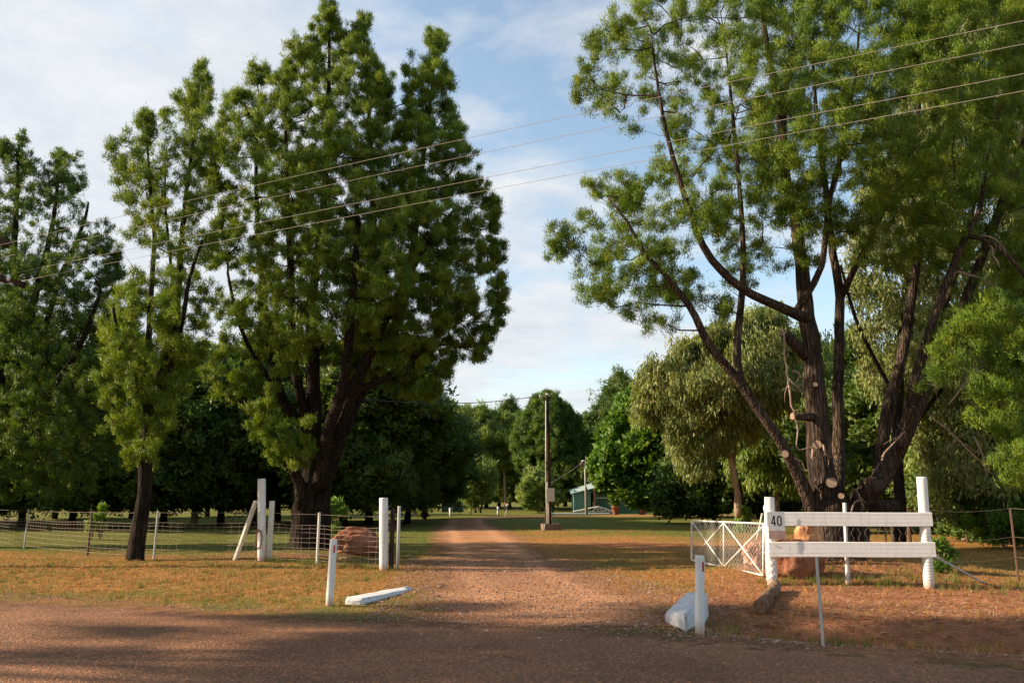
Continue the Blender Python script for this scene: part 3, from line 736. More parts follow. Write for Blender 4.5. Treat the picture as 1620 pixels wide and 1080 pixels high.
tree_big_right, o3 = hero_tree('pruned_tree', 'large tree with spreading limbs and sawn branch stubs behind the rail with number 40', 'tree', 17.4, (1312, 892), L3, P3, 540, 41,
    M['needle'], M['bark_warm'], (.26, .50), 3.6, 42, 42, .088, .014, gap=.82, holes=h3, keep=lambda x, y: (.50 if x < 1200 else .85) * (1 if y < 500 else .8), r0=.02, back=.2, wood=.86, extra=[(1478, 585, -2.6, 20), (1500, 560, -2.8, 26), (1530, 545, -3, 24), (1545, 600, -3, 26), (1575, 560, -3, 26), (1600, 600, -3, 28), (1565, 640, -3, 24), (1605, 670, -3, 28), (1590, 500, -3, 24), (1555, 500, -3, 22), (1610, 720, -3, 26), (1620, 540, -3, 26), (1600, 740, -2.8, 18), (1010, 20, -1.5, 20), (975, 40, -1.5, 20), (945, 80, -1.5, 18), (925, 140, -1.5, 16), (885, 372, -1.2, 12), (880, 395, -1.2, 14), (905, 385, -1.2, 20), (945, 470, -1, 20), (1000, 480, -1, 22)])
# sawn stubs
def stub(a, b, r, D0, D1, root, org):
    p0 = at(*a, D0) - org; p1 = at(*b, D1) - org; rr = r * 17.4 / FPX
    s = MB(); s.tube([p0, (p0 + p1) / 2, p1], [rr * 1.15, rr * 1.05, rr], 12, ridge=.05); o = s.build('branch_stub', M['bark_warm'], root)
    d = (p1 - p0).normalized(); c = MB(); c.tube([p1 - d * .01, p1 + d * .006], [rr * .9, rr * .86], 16, smooth=False); c.build('sawn_face', M['cut'] if r < 10 else M['bark_warm'], o)
for a, b, r, d0, d1 in [((1312, 766), (1316, 763), 8.5, 17.4, 16.72), ((1330, 785), (1331, 784), 5, 17.4, 16.75), ((1298, 700), (1293, 703), 7.5, 17.4, 16.95), ((1244, 716), (1242, 718), 6, 17.0, 16.72),
                        ((1290, 610), (1290, 608), 4.2, 17.4, 17.0), ((1292, 660), (1254, 658), 6, 17.3, 17.0), ((1278, 565), (1240, 526), 8.5, 17.4, 17.2), ((1388, 765), (1372, 768), 12, 17.4, 16.9), ((1375, 800), (1418, 800), 9, 17.9, 18.2)]:
    stub(a, b, r, d0, d1, tree_big_right, o3)
# bare hanging vine-like shoots on the trunk
rsv = np.random.RandomState(5)
for pts_, r in [([(1238, 520), (1243, 580), (1252, 640), (1262, 680), (1260, 705), (1268, 712), (1283, 705)], 2.0), ([(1286, 712), (1284, 740), (1288, 765), (1300, 780)], 2.6), ([(1302, 705), (1306, 715), (1309, 722)], 1.8),
                ([(1396, 728), (1400, 715), (1415, 700), (1432, 682)], 2), ([(1255, 725), (1268, 728), (1273, 745)], 1.6), ([(1347, 810), (1352, 795), (1362, 790), (1366, 800)], 1.5), ([(1248, 600), (1262, 612), (1275, 625)], 1.6), ([(1258, 586), (1272, 600)], 1.8), ([(1345, 785), (1352, 772), (1360, 785), (1370, 795)], 1.0),
                ([(1470, 655), (1500, 680), (1540, 720), (1570, 750)], 1.8), ([(1500, 640), (1530, 600), (1545, 570)], 1.6), ([(1535, 555), (1545, 590), (1545, 620)], 2), ([(1440, 605), (1485, 608)], 1.6), ([(1560, 380), (1580, 420)], 2.2), ([(1545, 372), (1575, 378), (1600, 415)], 2.2), ([(1515, 428), (1550, 440), (1580, 458)], 2.4), ([(1540, 690), (1555, 720), (1560, 750)], 1.3)]:
    P = [at(x, y, 16.9 + rsv.uniform(-.1, .1)) - o3 for x, y in pts_]
    P, rr = densify(P, [r * 15 / FPX * (1 - .6 * i_ / len(P)) for i_ in range(len(P))], .12, .5, rsv); tw = MB().tube(P, rr, 5)
    for q_ in range(5):
        j_ = rsv.randint(len(P) // 3, len(P)); a_ = P[j_]; dv_ = Vector(rsv.normal(size=3)) * .16 + Vector((0, 0, -.05)); tw.tube([a_, a_ + dv_ * .5 + Vector(rsv.normal(size=3)) * .02, a_ + dv_], [rr[j_] * .5, rr[j_] * .35, .002], 4)
    tw.build('bare_shoot', M['twig'], tree_big_right)

# drooping gum (pale, hanging leaves) behind the gate
LE = [[(1168, 818, 0, 5.5), (1166, 780, 0, 5), (1160, 745, 0, 4.6), (1150, 700, 0, 4), (1140, 650, .2, 3.4), (1125, 600, .3, 2.6), (1110, 570, .3, 1.5)], [(1160, 745, 0, 3), (1163, 700, .6, 2.4), (1158, 660, .8, 2), (1165, 600, .8, 1.2)], [(1145, 670, 0, 2.4), (1100, 640, -.6, 2), (1050, 610, -.8, 1.5)], [(1140, 650, 0, 2.4), (1180, 600, .6, 2), (1215, 560, .6, 1)]]
PE = [[(1006, 640), (1012, 600), (1030, 572), (1060, 566), (1078, 545), (1112, 540), (1130, 515), (1165, 520), (1190, 495), (1230, 500), (1262, 540), (1250, 640), (1200, 660), (1185, 712), (1160, 680), (1140, 720), (1130, 690), (1118, 740), (1090, 748), (1068, 715), (1055, 660), (1020, 660), (1002, 648)]]
hero_tree('drooping_gum_tree', 'pale green drooping gum with a slim reddish trunk behind the open mesh gate', 'tree', 36.0, (1168, 822), LE, PE, 300, 51,
    M['euc'], M['bark_pale'], (.40, .8), 2.8, 30, 14, .26, .05, 'droop', r0=.03, zs=1.5, tuftr=.14, gap=.8, twigs=False)
# dense broad-leaved tree
LB = [[(1040, 808, 0, 5), (1040, 780, 0, 5), (1030, 730, 0, 4), (1020, 680, 0, 3), (1010, 640, 0, 2)], [(1040, 780, 0, 4), (1070, 730, 0, 3), (1080, 680, 0, 2)], [(1040, 775, 0, 4), (1000, 740, -.5, 3), (980, 700, -.5, 2)]]
PB = [[(960, 700), (965, 668), (985, 650), (1010, 620), (1050, 610), (1090, 640), (1110, 690), (1130, 740), (1138, 790), (1100, 806), (1050, 804), (1008, 800), (985, 770), (955, 768), (938, 745), (945, 715)]]
hero_tree('broad_leaved_tree', 'dense bright green broad-leaved tree shading the green shed and its pots', 'tree', 62.0, (1040, 811), LB, PB, 330, 61,
    M['broad'], M['bark'], (.6, 1.1), 3.5, 26, 16, .36, .24, 'broad', r0=.05, tuftr=.16, up=.1, gap=.7, twigs=False)
LQ = [[(1125, 812, 0, 3), (1128, 790, 0, 3), (1150, 760, 0, 2)], [(1115, 812, 0, 3), (1112, 790, 0, 3), (1090, 760, 0, 2)], [(1150, 812, .5, 3), (1155, 780, .5, 3), (1190, 750, .5, 2)]]
PQ = [[(1050, 760), (1090, 735), (1150, 730), (1215, 700), (1262, 730), (1262, 790), (1200, 800), (1170, 785), (1130, 800), (1060, 806), (1040, 790)]]
hero_tree('low_dark_tree', 'low dark many-stemmed tree behind the open mesh gate under the drooping gum', 'tree', 47.0, (1120, 816), LQ, PQ, 200, 65,
    M['forest'], M['bark'], (.6, 1.0), 2.6, 26, 16, .30, .16, 'broad', r0=.04, tuftr=.18, up=.1, twigs=False)
# middle distance, either side of the service pole
LM = [[(872, 806, 0, 4), (872, 760, 0, 4), (870, 700, 0, 3), (866, 650, 0, 1.5)], [(872, 770, 0, 3), (900, 720, 0, 2), (905, 680, 0, 1)], [(872, 770, 0, 3), (840, 720, 0, 2), (835, 690, 0, 1)]]
PM = [[(858, 622), (872, 628), (888, 640), (902, 650), (915, 672), (930, 700), (934, 760), (905, 775), (890, 790), (860, 795), (850, 780), (850, 755), (822, 740), (812, 700), (822, 668), (838, 650), (846, 632)]]
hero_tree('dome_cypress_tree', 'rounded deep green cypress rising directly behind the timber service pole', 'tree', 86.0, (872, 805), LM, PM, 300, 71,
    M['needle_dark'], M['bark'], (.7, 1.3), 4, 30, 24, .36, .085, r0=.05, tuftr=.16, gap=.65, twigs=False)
LF = [[(756, 806, 0, 3), (755, 770, 0, 3), (760, 720, 0, 2.6), (768, 690, 0, 2)], [(745, 806, 0, 2.6), (735, 740, 0, 2), (725, 690, 0, 1.5)], [(760, 720, 0, 2), (780, 700, 0, 2), (795, 680, 0, 1)], [(800, 806, .5, 2), (798, 740, .5, 2), (800, 680, .5, 1)]]
PF = [[(693, 650), (712, 640), (735, 655), (765, 650), (785, 662), (812, 662), (828, 690), (824, 740), (800, 730), (775, 745), (760, 738), (740, 760), (712, 750), (698, 770), (690, 720)]]
hero_tree('feathery_tree', 'light green feathery tree with pale crooked branches far along the track', 'tree', 92.0, (756, 804), LF, PF, 260, 81,
    M['feather'], M['bark_pale'], (.7, 1.3), 4, 26, 20, .42, .10, r0=.05, tuftr=.2, gap=.75, twigs=False)
LS = [[(752, 811, 0, 1.8), (752, 790, 0, 1.8), (750, 765, 0, 1.2)], [(760, 811, 0, 1.4), (764, 785, 0, 1), (766, 765, 0, 1)]]
PS = [[(735, 740), (760, 735), (780, 750), (772, 778), (752, 792), (738, 788), (728, 765)]]
hero_tree('young_feathery_tree', 'small light green tree in front of dark trunks beside the thin pole', 'tree', 66.0, (752, 812), LS, PS, 46, 83,
    M['feather'], M['bark'], (.45, .8), 1.4, 26, 18, .30, .09, r0=.03, tuftr=.22)

# tall pale gum behind the right-hand tree
LG = [[(1424, 872, 0, 9), (1424, 800, 0, 8.5), (1420, 700, 0, 8), (1425, 560, 0, 7), (1440, 400, 0, 5.5), (1450, 250, 0, 4), (1455, 100, 0, 3), (1460, 0, 0, 2)], [(1424, 560, 0, 5), (1480, 400, .5, 4), (1540, 250, 1, 3), (1580, 120, 1, 2)], [(1424, 640, 0, 4), (1360, 520, 0, 3), (1330, 420, 0, 2)], [(1424, 700, 0, 4), (1500, 600, 0, 3), (1560, 500, 0, 2)]]
PG = [[(1440, 20), (1400, -60), (1700, -60), (1700, 700), (1640, 860), (1560, 800), (1500, 820), (1470, 760), (1450, 640), (1400, 640), (1370, 600), (1340, 420), (1380, 250), (1420, 200), (1430, 100)]]
hero_tree('tall_gum_tree', 'tall gum with hanging olive leaves behind the limbs of the pruned tree', 'tree', 24.0, (1424, 868), LG, PG, 430, 91,
    M['euc'], M['bark'], (.40, .75), 2.4, 26, 13, .18, .042, 'droop', r0=.025, zs=1.4, tuftr=.12, back=1.0, gap=.7, twigs=False)

# ------------------------------------------------------------------ woodland behind: one of each kind, then copies
def sh_cone(R_): return lambda u: R_ * (min(1, .55 + u * 2.5) if u < .25 else max(.0, (1 - ((u - .25) / .75) ** 1.7)))
def sh_dome(R_): return lambda u: R_ * math.sqrt(max(0.02, 1 - (2 * (u - .42)) ** 2)) if u < .92 else R_ * .25
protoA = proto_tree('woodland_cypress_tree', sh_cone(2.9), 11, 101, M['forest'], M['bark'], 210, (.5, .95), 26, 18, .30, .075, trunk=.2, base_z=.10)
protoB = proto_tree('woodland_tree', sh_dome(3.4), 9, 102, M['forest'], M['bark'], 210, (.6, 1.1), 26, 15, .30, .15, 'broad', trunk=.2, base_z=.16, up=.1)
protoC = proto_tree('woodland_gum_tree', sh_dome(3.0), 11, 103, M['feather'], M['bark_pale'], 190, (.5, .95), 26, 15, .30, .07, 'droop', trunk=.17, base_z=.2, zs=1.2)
protoD = proto_tree('added_shade_gum_tree', sh_dome(3.4), 17.5, 104, M['feather'], M['bark_pale'], 120, (.5, .95), 22, 15, .30, .07, 'droop', trunk=.2, base_z=.62, zs=1.1)  # added unseen; bare trunk and high crown shaped to shade the right verge
protoD.location = drop(-24.5, 8.8); tag(protoD, 'unseen tall high-crowned gum added out of frame to shade the right verge', 'tree', 'roadside trees beside the camera')
o = copy_tree(protoD); o.location = drop(-20.5, 6.6); o.rotation_euler = (0, 0, 4)
protos = {'A': protoA, 'B': protoB, 'C': protoC}
used = set()
WOOD = [  # kind, x px (or None), depth, height m, px, label
 ('A', 40, 42, 9.8, 'shaded woodland cypress behind the leftmost stretch of wire fence'),
 ('B', 118, 40, 8.0, 'shaded round woodland tree between the twin-topped cypress and the slender cypress'),
 ('A', 165, 42, 11, 'shaded woodland cypress behind the crown of the slender fence-line cypress'),
 ('B', 262, 41, 7.6, 'round shaded tree just right of the slender fence-line cypress trunk'),
 ('C', 310, 44, 10.0, 'olive woodland tree under the sky gap left of the huge cypress'),
 ('B', 352, 43, 9.0, 'round shaded tree behind the leaning timber brace'),
 ('A', 402, 46, 11.5, 'shaded woodland cypress above the tall white post with the brace'),
 ('B', 440, 50, 10.5, 'dark round tree directly left behind the huge cypress trunk'),
 ('B', 545, 43, 9.2, 'dark round tree right behind the huge cypress trunk'),
 ('A', 585, 44, 11.2, 'tall dark cypress above the red boulder'),
 ('A', 645, 47, 10.8, 'dark cypress bordering the track just right of the left gate post'),
 ('B', 672, 58, 8.2, 'dark round tree on the track edge by the little conifer'),
 ('B', 610, 55, 7.5, 'dark round tree filling the gap behind the left gate post'),
 ('A', 505, 52, 10, 'dark woodland cypress hidden behind the fanned limbs of the huge cypress'),
 ('B', 720, 104, 9.0, 'dark far tree behind the green netting enclosure'),
 ('B', 790, 104, 9.5, 'dark far tree behind the bent garden ornament'),
 ('A', 806, 100, 13.5, 'pointed far cypress peeping between the feathery and rounded trees'),
 ('B', 838, 103, 8.0, 'dark far tree left behind the service pole base'),
 ('B', 935, 98, 11, 'dark far tree above the green shed roof'),
 ('A', 985, 84, 14.5, 'tall far cypress rising over the dense broad-leaved tree'),
 ('A', 1012, 88, 13.5, 'second far cypress rising over the broad-leaved tree next to the drooping gum'),
 ('B', 1195, 56, 12.5, 'dark woodland tree just behind the drooping gum'),
 ('C', 1225, 43, 11.5, 'sunlit olive woodland tree rising right of the drooping gum'),
 ('A', 1235, 50, 12.5, 'tall woodland cypress behind the left limb of the pruned tree'),
 ('B', 1275, 66, 9.5, 'dark woodland tree over the parked silver car'),
 ('C', 1300, 42, 9.5, 'olive woodland tree seen between the two upright stems of the pruned tree'),
 ('A', 1365, 48, 11.5, 'woodland cypress seen through the fork of the pruned tree'),
 ('B', 1340, 72, 9.5, 'far dark woodland tree low behind the pruned tree trunk'),
 ('B', 1390, 38, 7.0, 'round woodland tree behind the right ends of the white rails'),
 ('B', 1470, 34, 7.5, 'round woodland tree behind the tall white post at the rail end'),
 ('C', 1520, 30, 8.5, 'olive woodland tree right of the tall white rail post'),
 ('B', 1590, 27, 6.0, 'dark bushy tree low at the right edge behind the fence wire'),
 ('A', 1640, 36, 12, 'tall woodland cypress at the right edge'),
 ('A', -70, 41, 12, 'shaded woodland cypress at the left edge behind the twin-topped cypress'),
 ('B', 210, 60, 7.5, 'far shaded round tree behind the slender cypress trunk'),
 ('B', 330, 64, 7.5, 'far shaded round tree left of the leaning timber brace'),
 ('B', 90, 58, 7.5, 'far shaded round tree behind the rusty fence picket'),
 ('B', 470, 70, 8, 'far shaded tree behind the huge cypress'),
 ('B', -20, 52, 9.0, 'far shaded round tree behind the leftmost fence picket'),
 ('B', 1440, 60, 9.5, 'far dark round tree between the thick right limb and the tall rail post'),
 ('B', 1545, 56, 10, 'far dark round tree behind the wire fence at the right'),
 ('B', 1220, 84, 9.5, 'far dark round tree above the left rail post'),
]
HT = {'A': 11.0, 'B': 9.0, 'C': 11.0}
for (k, px, D, h_, lab) in WOOD:
    o = protos[k] if k not in used else copy_tree(protos[k]); used.add(k)
    p = at(px, 785, D); s = h_ / HT[k]
    o.location = drop(p.x, D); o.rotation_euler = (0, 0, rnd.uniform(0, 6.28)); sx_ = s * rnd.uniform(.92, 1.15)
    o.scale = (sx_, sx_, s)
    tag(o, lab, 'tree', 'woodland trees behind the lawn')
# a line of distant woodland closing the view
for i, px in enumerate(range(-160, 1800, 62)):
    o = copy_tree(protos['B' if i % 3 else 'A']); D = 118 + rnd.uniform(-9, 12); p = at(px, 785, D)
    s = rnd.uniform(1.05, 1.35); o.location = drop(p.x, D); o.rotation_euler = (0, 0, rnd.uniform(0, 6.28)); o.scale = (s * 1.25, s * 1.25, s * (.95 if i % 3 else .85))
    tag(o, 'distant woodland tree in the far dark line of trees closing the lawn', 'tree', 'far trees closing the view')
# roadside trees on the camera's side of the road, out of frame to the left, whose long shadows cross the bitumen
for (x, y, h_, k) in [(-33, 12.2, 11, 'A'), (-37, 13.6, 13, 'A'), (-21, 5.2, 8.5, 'A'), (-44, 15.4, 13.5, 'C'), (-29, 8.4, 9.0, 'C'), (-23, 8.2, 6.0, 'C')]:
    o = copy_tree(protos[k]); s = h_ / HT[k]; o.location = drop(x, y); o.rotation_euler = (0, 0, rnd.uniform(0, 6.28)); o.scale = (s * .8, s * .8, s)
    tag(o, 'roadside tree out of frame whose long shadow crosses the bitumen', 'tree', 'roadside trees beside the camera')
for (x, y, h_, k) in [(-27, 41, 11, 'B'), (-34, 48, 12, 'A'), (-36, 44, 12, 'A')]:
    o = copy_tree(protos[k]); s = h_ / HT[k]; o.location = drop(x, y); o.rotation_euler = (0, 0, rnd.uniform(0, 6.28)); o.scale = (s, s, s)
    tag(o, 'woodland tree out of frame whose shadow falls over the left lawn', 'tree', 'woodland trees left of the view')

# ------------------------------------------------------------------ shrubs, saplings
def shrub(name, label, p, rad_, Ht, leafm, seed, n=26, L=.12, Wd=.05, mode='broad', cat='shrub', stems=4, cr=.22, tufts=14, needles=14, group=None):
    rs = np.random.RandomState(seed); root = empty(name, p, label, cat, group)
    mb = MB(); C = []; nodes = []
    for i in range(stems):
        a = rs.uniform(0, 6.28); q = Vector((math.cos(a) * rad_ * .5, math.sin(a) * rad_ * .5, Ht * rs.uniform(.6, .95)))
        P, rr = densify([Vector((0, 0, -.05)), q * .5 + Vector((0, 0, .05)), q], [.018, .012, .005], .15, .3, rs); mb.tube(P, rr, 5); nodes += [tuple(x) for x in P[2:]]
    for i in range(n):
        a = rs.uniform(0, 6.28); u = rs.rand(); r_ = rad_ * math.sqrt(rs.rand()) * math.sqrt(max(.1, 1 - (2 * u - .9) ** 2 * .8))
        C.append((math.cos(a) * r_, math.sin(a) * r_, Ht * (.12 + .85 * u)))
    grow_branches(mb, nodes, C, rs, .006)
    mb.build('stem', M['twig'], root)
    V, k, tone, pf = foliage(np.array(C), np.full(n, cr), tufts, needles, L, Wd, rs, mode, .3, 1, .05)
    np_mesh('foliage', V, k, leafm, tone, root, pf); return root
p = g(668, 812); 
def conifer(p, Ht, seed):
    rs = np.random.RandomState(seed); root = empty('conifer_sapling', p, 'little cone-shaped conifer standing alone on the lawn left of the track', 'small tree')
    mb = MB(); mb.tube([(0, 0, -.1), (0, 0, Ht * .5), (0, 0, Ht)], [.05, .03, .008], 6); mb.build('trunk', M['bark'], root)
    C = []; r = []
    for i in range(60):
        u = rs.rand() ** 1.4; a = rs.uniform(0, 6.28); rr = (1 - u) * Ht * .36 * math.sqrt(rs.rand()); C.append((math.cos(a) * rr, math.sin(a) * rr, Ht * (.06 + .92 * u))); r.append(.10 + .14 * (1 - u))
    V, k, tone, pf = foliage(np.array(C), np.array(r), 10, 14, .16, .04, rs, 'needle', .1, 1, .05); np_mesh('crown', V, k, M['needle'], tone, root, pf)
conifer(g(668, 817), 1.25, 4)
shrub('leafy_sapling', 'bright green young shoots beside the red boulder and huge trunk', g(527, 850), .5, 1.35, M['sprig'], 12, 14, .16, .05, stems=6, cr=.16)
shrub('leafy_sapling', 'thin leafy sapling among bare sticks behind the rusty fence picket', g(145, 853), .3, 1.35, M['sprig'], 13, 8, .12, .045, stems=4, cr=.15)
shrub('leafy_sapling', 'bright leafy sapling between the mesh gate and the slim gum trunk', g(1178, 842), .35, 1.05, M['sprig'], 14, 16, .13, .06, stems=4, cr=.13)
shrub('weed_tuft', 'small weedy shrub at the foot of the right rail post', g(1490, 905), .22, .55, M['broad'], 15, 14, .08, .03, stems=4, cr=.10, cat='weed')
shrub('shrub', 'glossy dark green shrub with pale leaf tips behind the right fence wire', g(1590, 868), 1.5, 1.9, M['broad'], 16, 90, .12, .05, stems=8, cr=.32, tufts=22)
shrub('shrub', 'lower dark shrub left of the glossy one behind the right fence wire', g(1535, 856), 1.0, 1.1, M['forest'], 17, 40, .12, .05, stems=6, cr=.3, tufts=20)
shrub('shrub', 'yellow-green shrub at the skirt of the low dark tree left of the gate', g(1082, 812), 1.9, 1.5, M['sprig'], 18, 46, .22, .08, stems=6, cr=.4, tufts=20)
shrub('shrub', 'pale green bush left of the service pole base under the rounded cypress', g(852, 812), 2.0, 3.9, M['feather'], 19, 70, .30, .10, stems=6, cr=.7, tufts=22)
shrub('bare_bush', 'tangle of bare pale sticks on the shaded lawn behind the left fence', g(158, 853), .5, .9, M['twig'], 20, 4, .1, .01, stems=14, cr=.1, tufts=2, needles=2)

# ------------------------------------------------------------------ white posts, fence, gate
def post_top(px, py, base): return at(px, py, base.y)
def round_post(name, label, base, top_px, rad_, m, group=None, cat='post', lean_px=None, hollow=False, n=20, wires=0):
    root = empty(name, base, label, cat, group)
    tp = at(top_px[0], top_px[1], base.y) - base
    mb = MB(); mb.tube([Vector((0, 0, -.3)) if abs(tp.x) < .03 else tp * -.15, tp * .02, tp * .5, tp * .985, tp], [rad_, rad_, rad_, rad_, rad_ * .93], n)
    mb.build('shaft', m, root)
    return root, tp
bl = g(414, 887)
rt, tp = round_post('tall_white_post', 'tall white post with a timber brace leaning on its left side', bl, (414, 757), .095, M['white'])
bg_ = g(607, 902)
gp, tpg = round_post('white_gate_post', 'stout white gate post left of the track, wrapped in fence wire', bg_, (607, 787), .095, M['white'])
w = MB()
w.tube([(math.cos(a) * .099, math.sin(a) * .099, .22 + a * .018 + .012 * math.sin(a * .7)) for a in np.linspace(0, 20 * math.pi, 200)], .004, 4, cap=False)
w.build('wire_wrap', M['wire_pale'], gp)
# brace and board beside the tall post
b0 = g(371, 885); a0 = b0 + Vector((0, 0, -.05)); top = at(405, 792, bl.y)
br = MB(); d = top - a0; Mx = d.to_track_quat('Z', 'Y').to_matrix().to_4x4(); br.box((0, 0, d.length / 2), (.10, .06, d.length), M=Matrix.Identity(4))
o = br.build('timber_brace', M['cream']); o.location = a0; o.rotation_euler = d.to_track_quat('Z', 'Y').to_euler(); tag(o, 'cream timber brace leaning against the tall white post', 'brace')
bb = bl + Vector((.12, .16, 0)); tz = at(421, 792, bb.y).z - bb.z
o = MB().box((0, 0, tz / 2 - .1), (.12, .07, tz + .2), bev=.006).build('timber_board_post', M['cream']); o.location = bb; tag(o, 'flat cream timber board post standing behind the tall white post', 'post')
# second hinge post pair behind the left gate post
bs = bg_ + Vector((.22, .55, 0)); tz = at(620, 800, bs.y).z - bs.z
o = MB().tube([(0, 0, -.2), (0, 0, tz)], .035, 10).build('gate_pipe_post', M['galv_pale']); o.location = bs; tag(o, 'thin pale pipe post just behind the left white gate post', 'post')
bs2 = bg_ + Vector((.10, .40, 0))
o = MB().box((0, 0, tz / 2 - .1), (.09, .09, tz + .1)).build('dark_timber_post', M['timber']); o.location = bs2; tag(o, 'dark timber post between the white gate post and the thin pipe post', 'post')

# left wire fence
fb = [g(38, 867), g(138, 879), g(243, 884), Vector((bl.x, bl.y, bl.z)), g(501, 893), Vector((bg_.x, bg_.y, bg_.z))]
d0 = (fb[0] - fb[1])
ext = [fb[0] + d0 * 1.2, fb[0] + d0 * 2.6]
line = [ext[1], ext[0]] + fb
for q in line: q.z = H(q.x, q.y)
fr = empty('wire_fence', fb[2], 'sagging stock-wire fence on steel pickets left of the track', 'fence')
off = fb[2]
topz = lambda q: 1.12 if q.y > 19.5 else 1.10
for i, (q, m, r) in enumerate([(line[0], 'galv', .025), (line[1], 'galv', .025), (fb[0], 'galv', .025), (fb[1], 'rusty', .03), (fb[2], 'galv', .026), (fb[4], 'galv_pale', .034)]):
    mb = MB(); mb.tube([(q - off) + Vector((0, 0, -.2)), (q - off) + Vector((.01, 0, 1.17))], r, 6, smooth=False); mb.build('post', M[m], fr)
ws = MB(); rf = random.Random(2)
zs_ = [1.12, .88, .80, .70, .60, .49, .37, .24, .10]
for zi, z in enumerate(zs_):
    for a, b in zip(line, line[1:]):
        n = 8; P = []
        sag = rf.uniform(.01, .035) if zi else .008
        for k in range(n + 1):
            u = k / n; q = a.lerp(b, u) - off; P.append(q + Vector((0, -.03, z - sag * 4 * u * (1 - u) + (rf.uniform(-.008, .008) if 0 < k < n and zi else 0))))
        ws.tube(P, .0032 if zi else .0030, 4, cap=False)
for a, b in zip(line, line[1:]):
    L_ = (b - a).length; n = int(L_ / .22)
    for k in range(1, n):
        q = a.lerp(b, k / n) - off + Vector((0, -.03, 0)); ws.tube([q + Vector((rf.uniform(-.01, .01), 0, .10)), q + Vector((0, 0, .5)), q + Vector((rf.uniform(-.015, .015), 0, .87))], .0022, 3, cap=False)
ws.build('wire_netting', M['wire'], fr)
# loose coil of rusty wire at the tall post
cw = MB(); rw = np.random.RandomState(9)
for k in range(7):
    P = [Vector((-.06 + .07 * math.cos(a) + rw.normal() * .01, -.12, .5 + .22 * math.sin(a) + rw.normal() * .02)) for a in np.linspace(0, 6.28, 14)]
    cw.tube(P, .004, 4, cap=False)
for k in range(3): cw.tube([(.02 + .05 * k, -.1, .35), (.08 + .04 * k, -.14, .15), (.14 + .05 * k, -.12, 0)], .005, 4)
o = cw.build('wire_coil', M['terracotta']); o.location = bl; tag(o, 'rusty loose coil of wire hung on the tall white post', 'wire')

# guide posts
def guide(px, base_py, top, label):
    b = g(px, base_py); r, tp = round_post('guide_post', label, b, top, .054, M['white'], 'white guide posts beside the road', 'guide post')
    u = tp.normalized(); c = tp * .86
    o = MB().box((0, 0, 0), (.022, .012, .11), bev=.003).build('reflector', M['red'], r); o.location = c + Vector((.028, -.049, 0)); o.rotation_euler = (0, 0, .5)
    return b
gl = guide(521, 958, (528, 853), 'leaning white guide post with red reflector on the straw verge left of the track')
grt = guide(1107, 1003, (1107, 878), 'upright white guide post with red reflector by the painted concrete block')

# culvert end walls
cb = g(1083, 990)
root = MB()
fr_ = [Vector((-.40, -.16, 0)), Vector((.04, -.42, 0))]
bm_pts = [(-.44, .04, .02), (-.02, -.30, .02), (.30, .15, .02), (-.06, .50, .02)]
def block(name, base, foot, h, top_in, m, label, cat, zoff=-.25):
    bm = bmesh.new(); lo = [bm.verts.new((x, y, zoff)) for x, y in foot]; c = Vector((sum(p[0] for p in foot) / 4, sum(p[1] for p in foot) / 4))
    hi = [bm.verts.new((c.x + (x - c.x) * top_in, c.y + (y - c.y) * top_in, hh)) for (x, y), hh in zip(foot, h)]
    bm.faces.new(list(reversed(lo))); bm.faces.new(hi)
    for i in range(4): bm.faces.new((lo[i], lo[(i + 1) % 4], hi[(i + 1) % 4], hi[i]))
    bmesh.ops.bevel(bm, geom=bm.edges[:], offset=.022, segments=3, affect='EDGES')
    bmesh.ops.subdivide_edges(bm, edges=[e for e in bm.edges if e.calc_length() > .15], cuts=6, use_grid_fill=True)
    rr = np.random.RandomState(1)
    for q in bm.verts: q.co += Vector(rr.normal(size=3)) * .0035
    me = bpy.data.meshes.new(name); bm.to_mesh(me); bm.free(); me.materials.append(m)
    for q in me.polygons: q.use_smooth = True
    o = bpy.data.objects.new(name, me); COL.objects.link(o); o.location = base; return tag(o, label, cat)
def wp(px, py, base, z=0.0): q = g(px, py); return (q.x - base.x, q.y - base.y)
block('concrete_headwall', drop(cb.x, cb.y), [wp(1051, 984, cb), wp(1086, 1000, cb), wp(1122, 972, cb), wp(1088, 955, cb)], (.13, .20, .26, .20), .97, M['concrete_white'], 'chunky white painted concrete culvert block right of the track', 'concrete block')
cl_ = g(598, 945)
block('concrete_headwall', drop(cl_.x, cl_.y), [wp(545, 955, cl_), wp(574, 956, cl_), wp(655, 933, cl_), wp(646, 928, cl_)], (.095, .085, .022, .026), 1.0, M['concrete_white'], 'long low white painted concrete culvert edge beside the leaning guide post', 'concrete block', -.15)

# right gate and rail fence
pl = g(1222, 925); pr = g(1470, 930)
PRAIL_D = (pl.y, pr.y)
plr, tpl = round_post('white_rail_post', 'thick white post at the gate end of the rails, bearing the number 40', pl, (1217, 786), .085, M['white'])
prr, tpr = round_post('white_rail_post', 'tall white post at the right end of the rails, wound with wire', pr, (1458, 754), .085, M['white'])
def wrap(root, tp, zlist, r=.089, m='wire_pale'):
    w = MB(); P = []; n = len(zlist)
    for j in range((n - 1) * 16 + 1):
        z = zlist[j // 16] + (zlist[min(n - 1, j // 16 + 1)] - zlist[j // 16]) * (j % 16) / 16; c = tp * (z / tp.z); a = j * math.pi / 8
        P.append((c.x + math.cos(a) * r, c.y + math.sin(a) * r, z + .012 * math.sin(a)))
    w.tube(P, .004, 4, cap=False).build('wire_wrap', M[m], root)
wrap(prr, tpr, [.12, .17, .22, .27, .31, .36, .41, .46, .78, .83, .88, .93], m='galv')
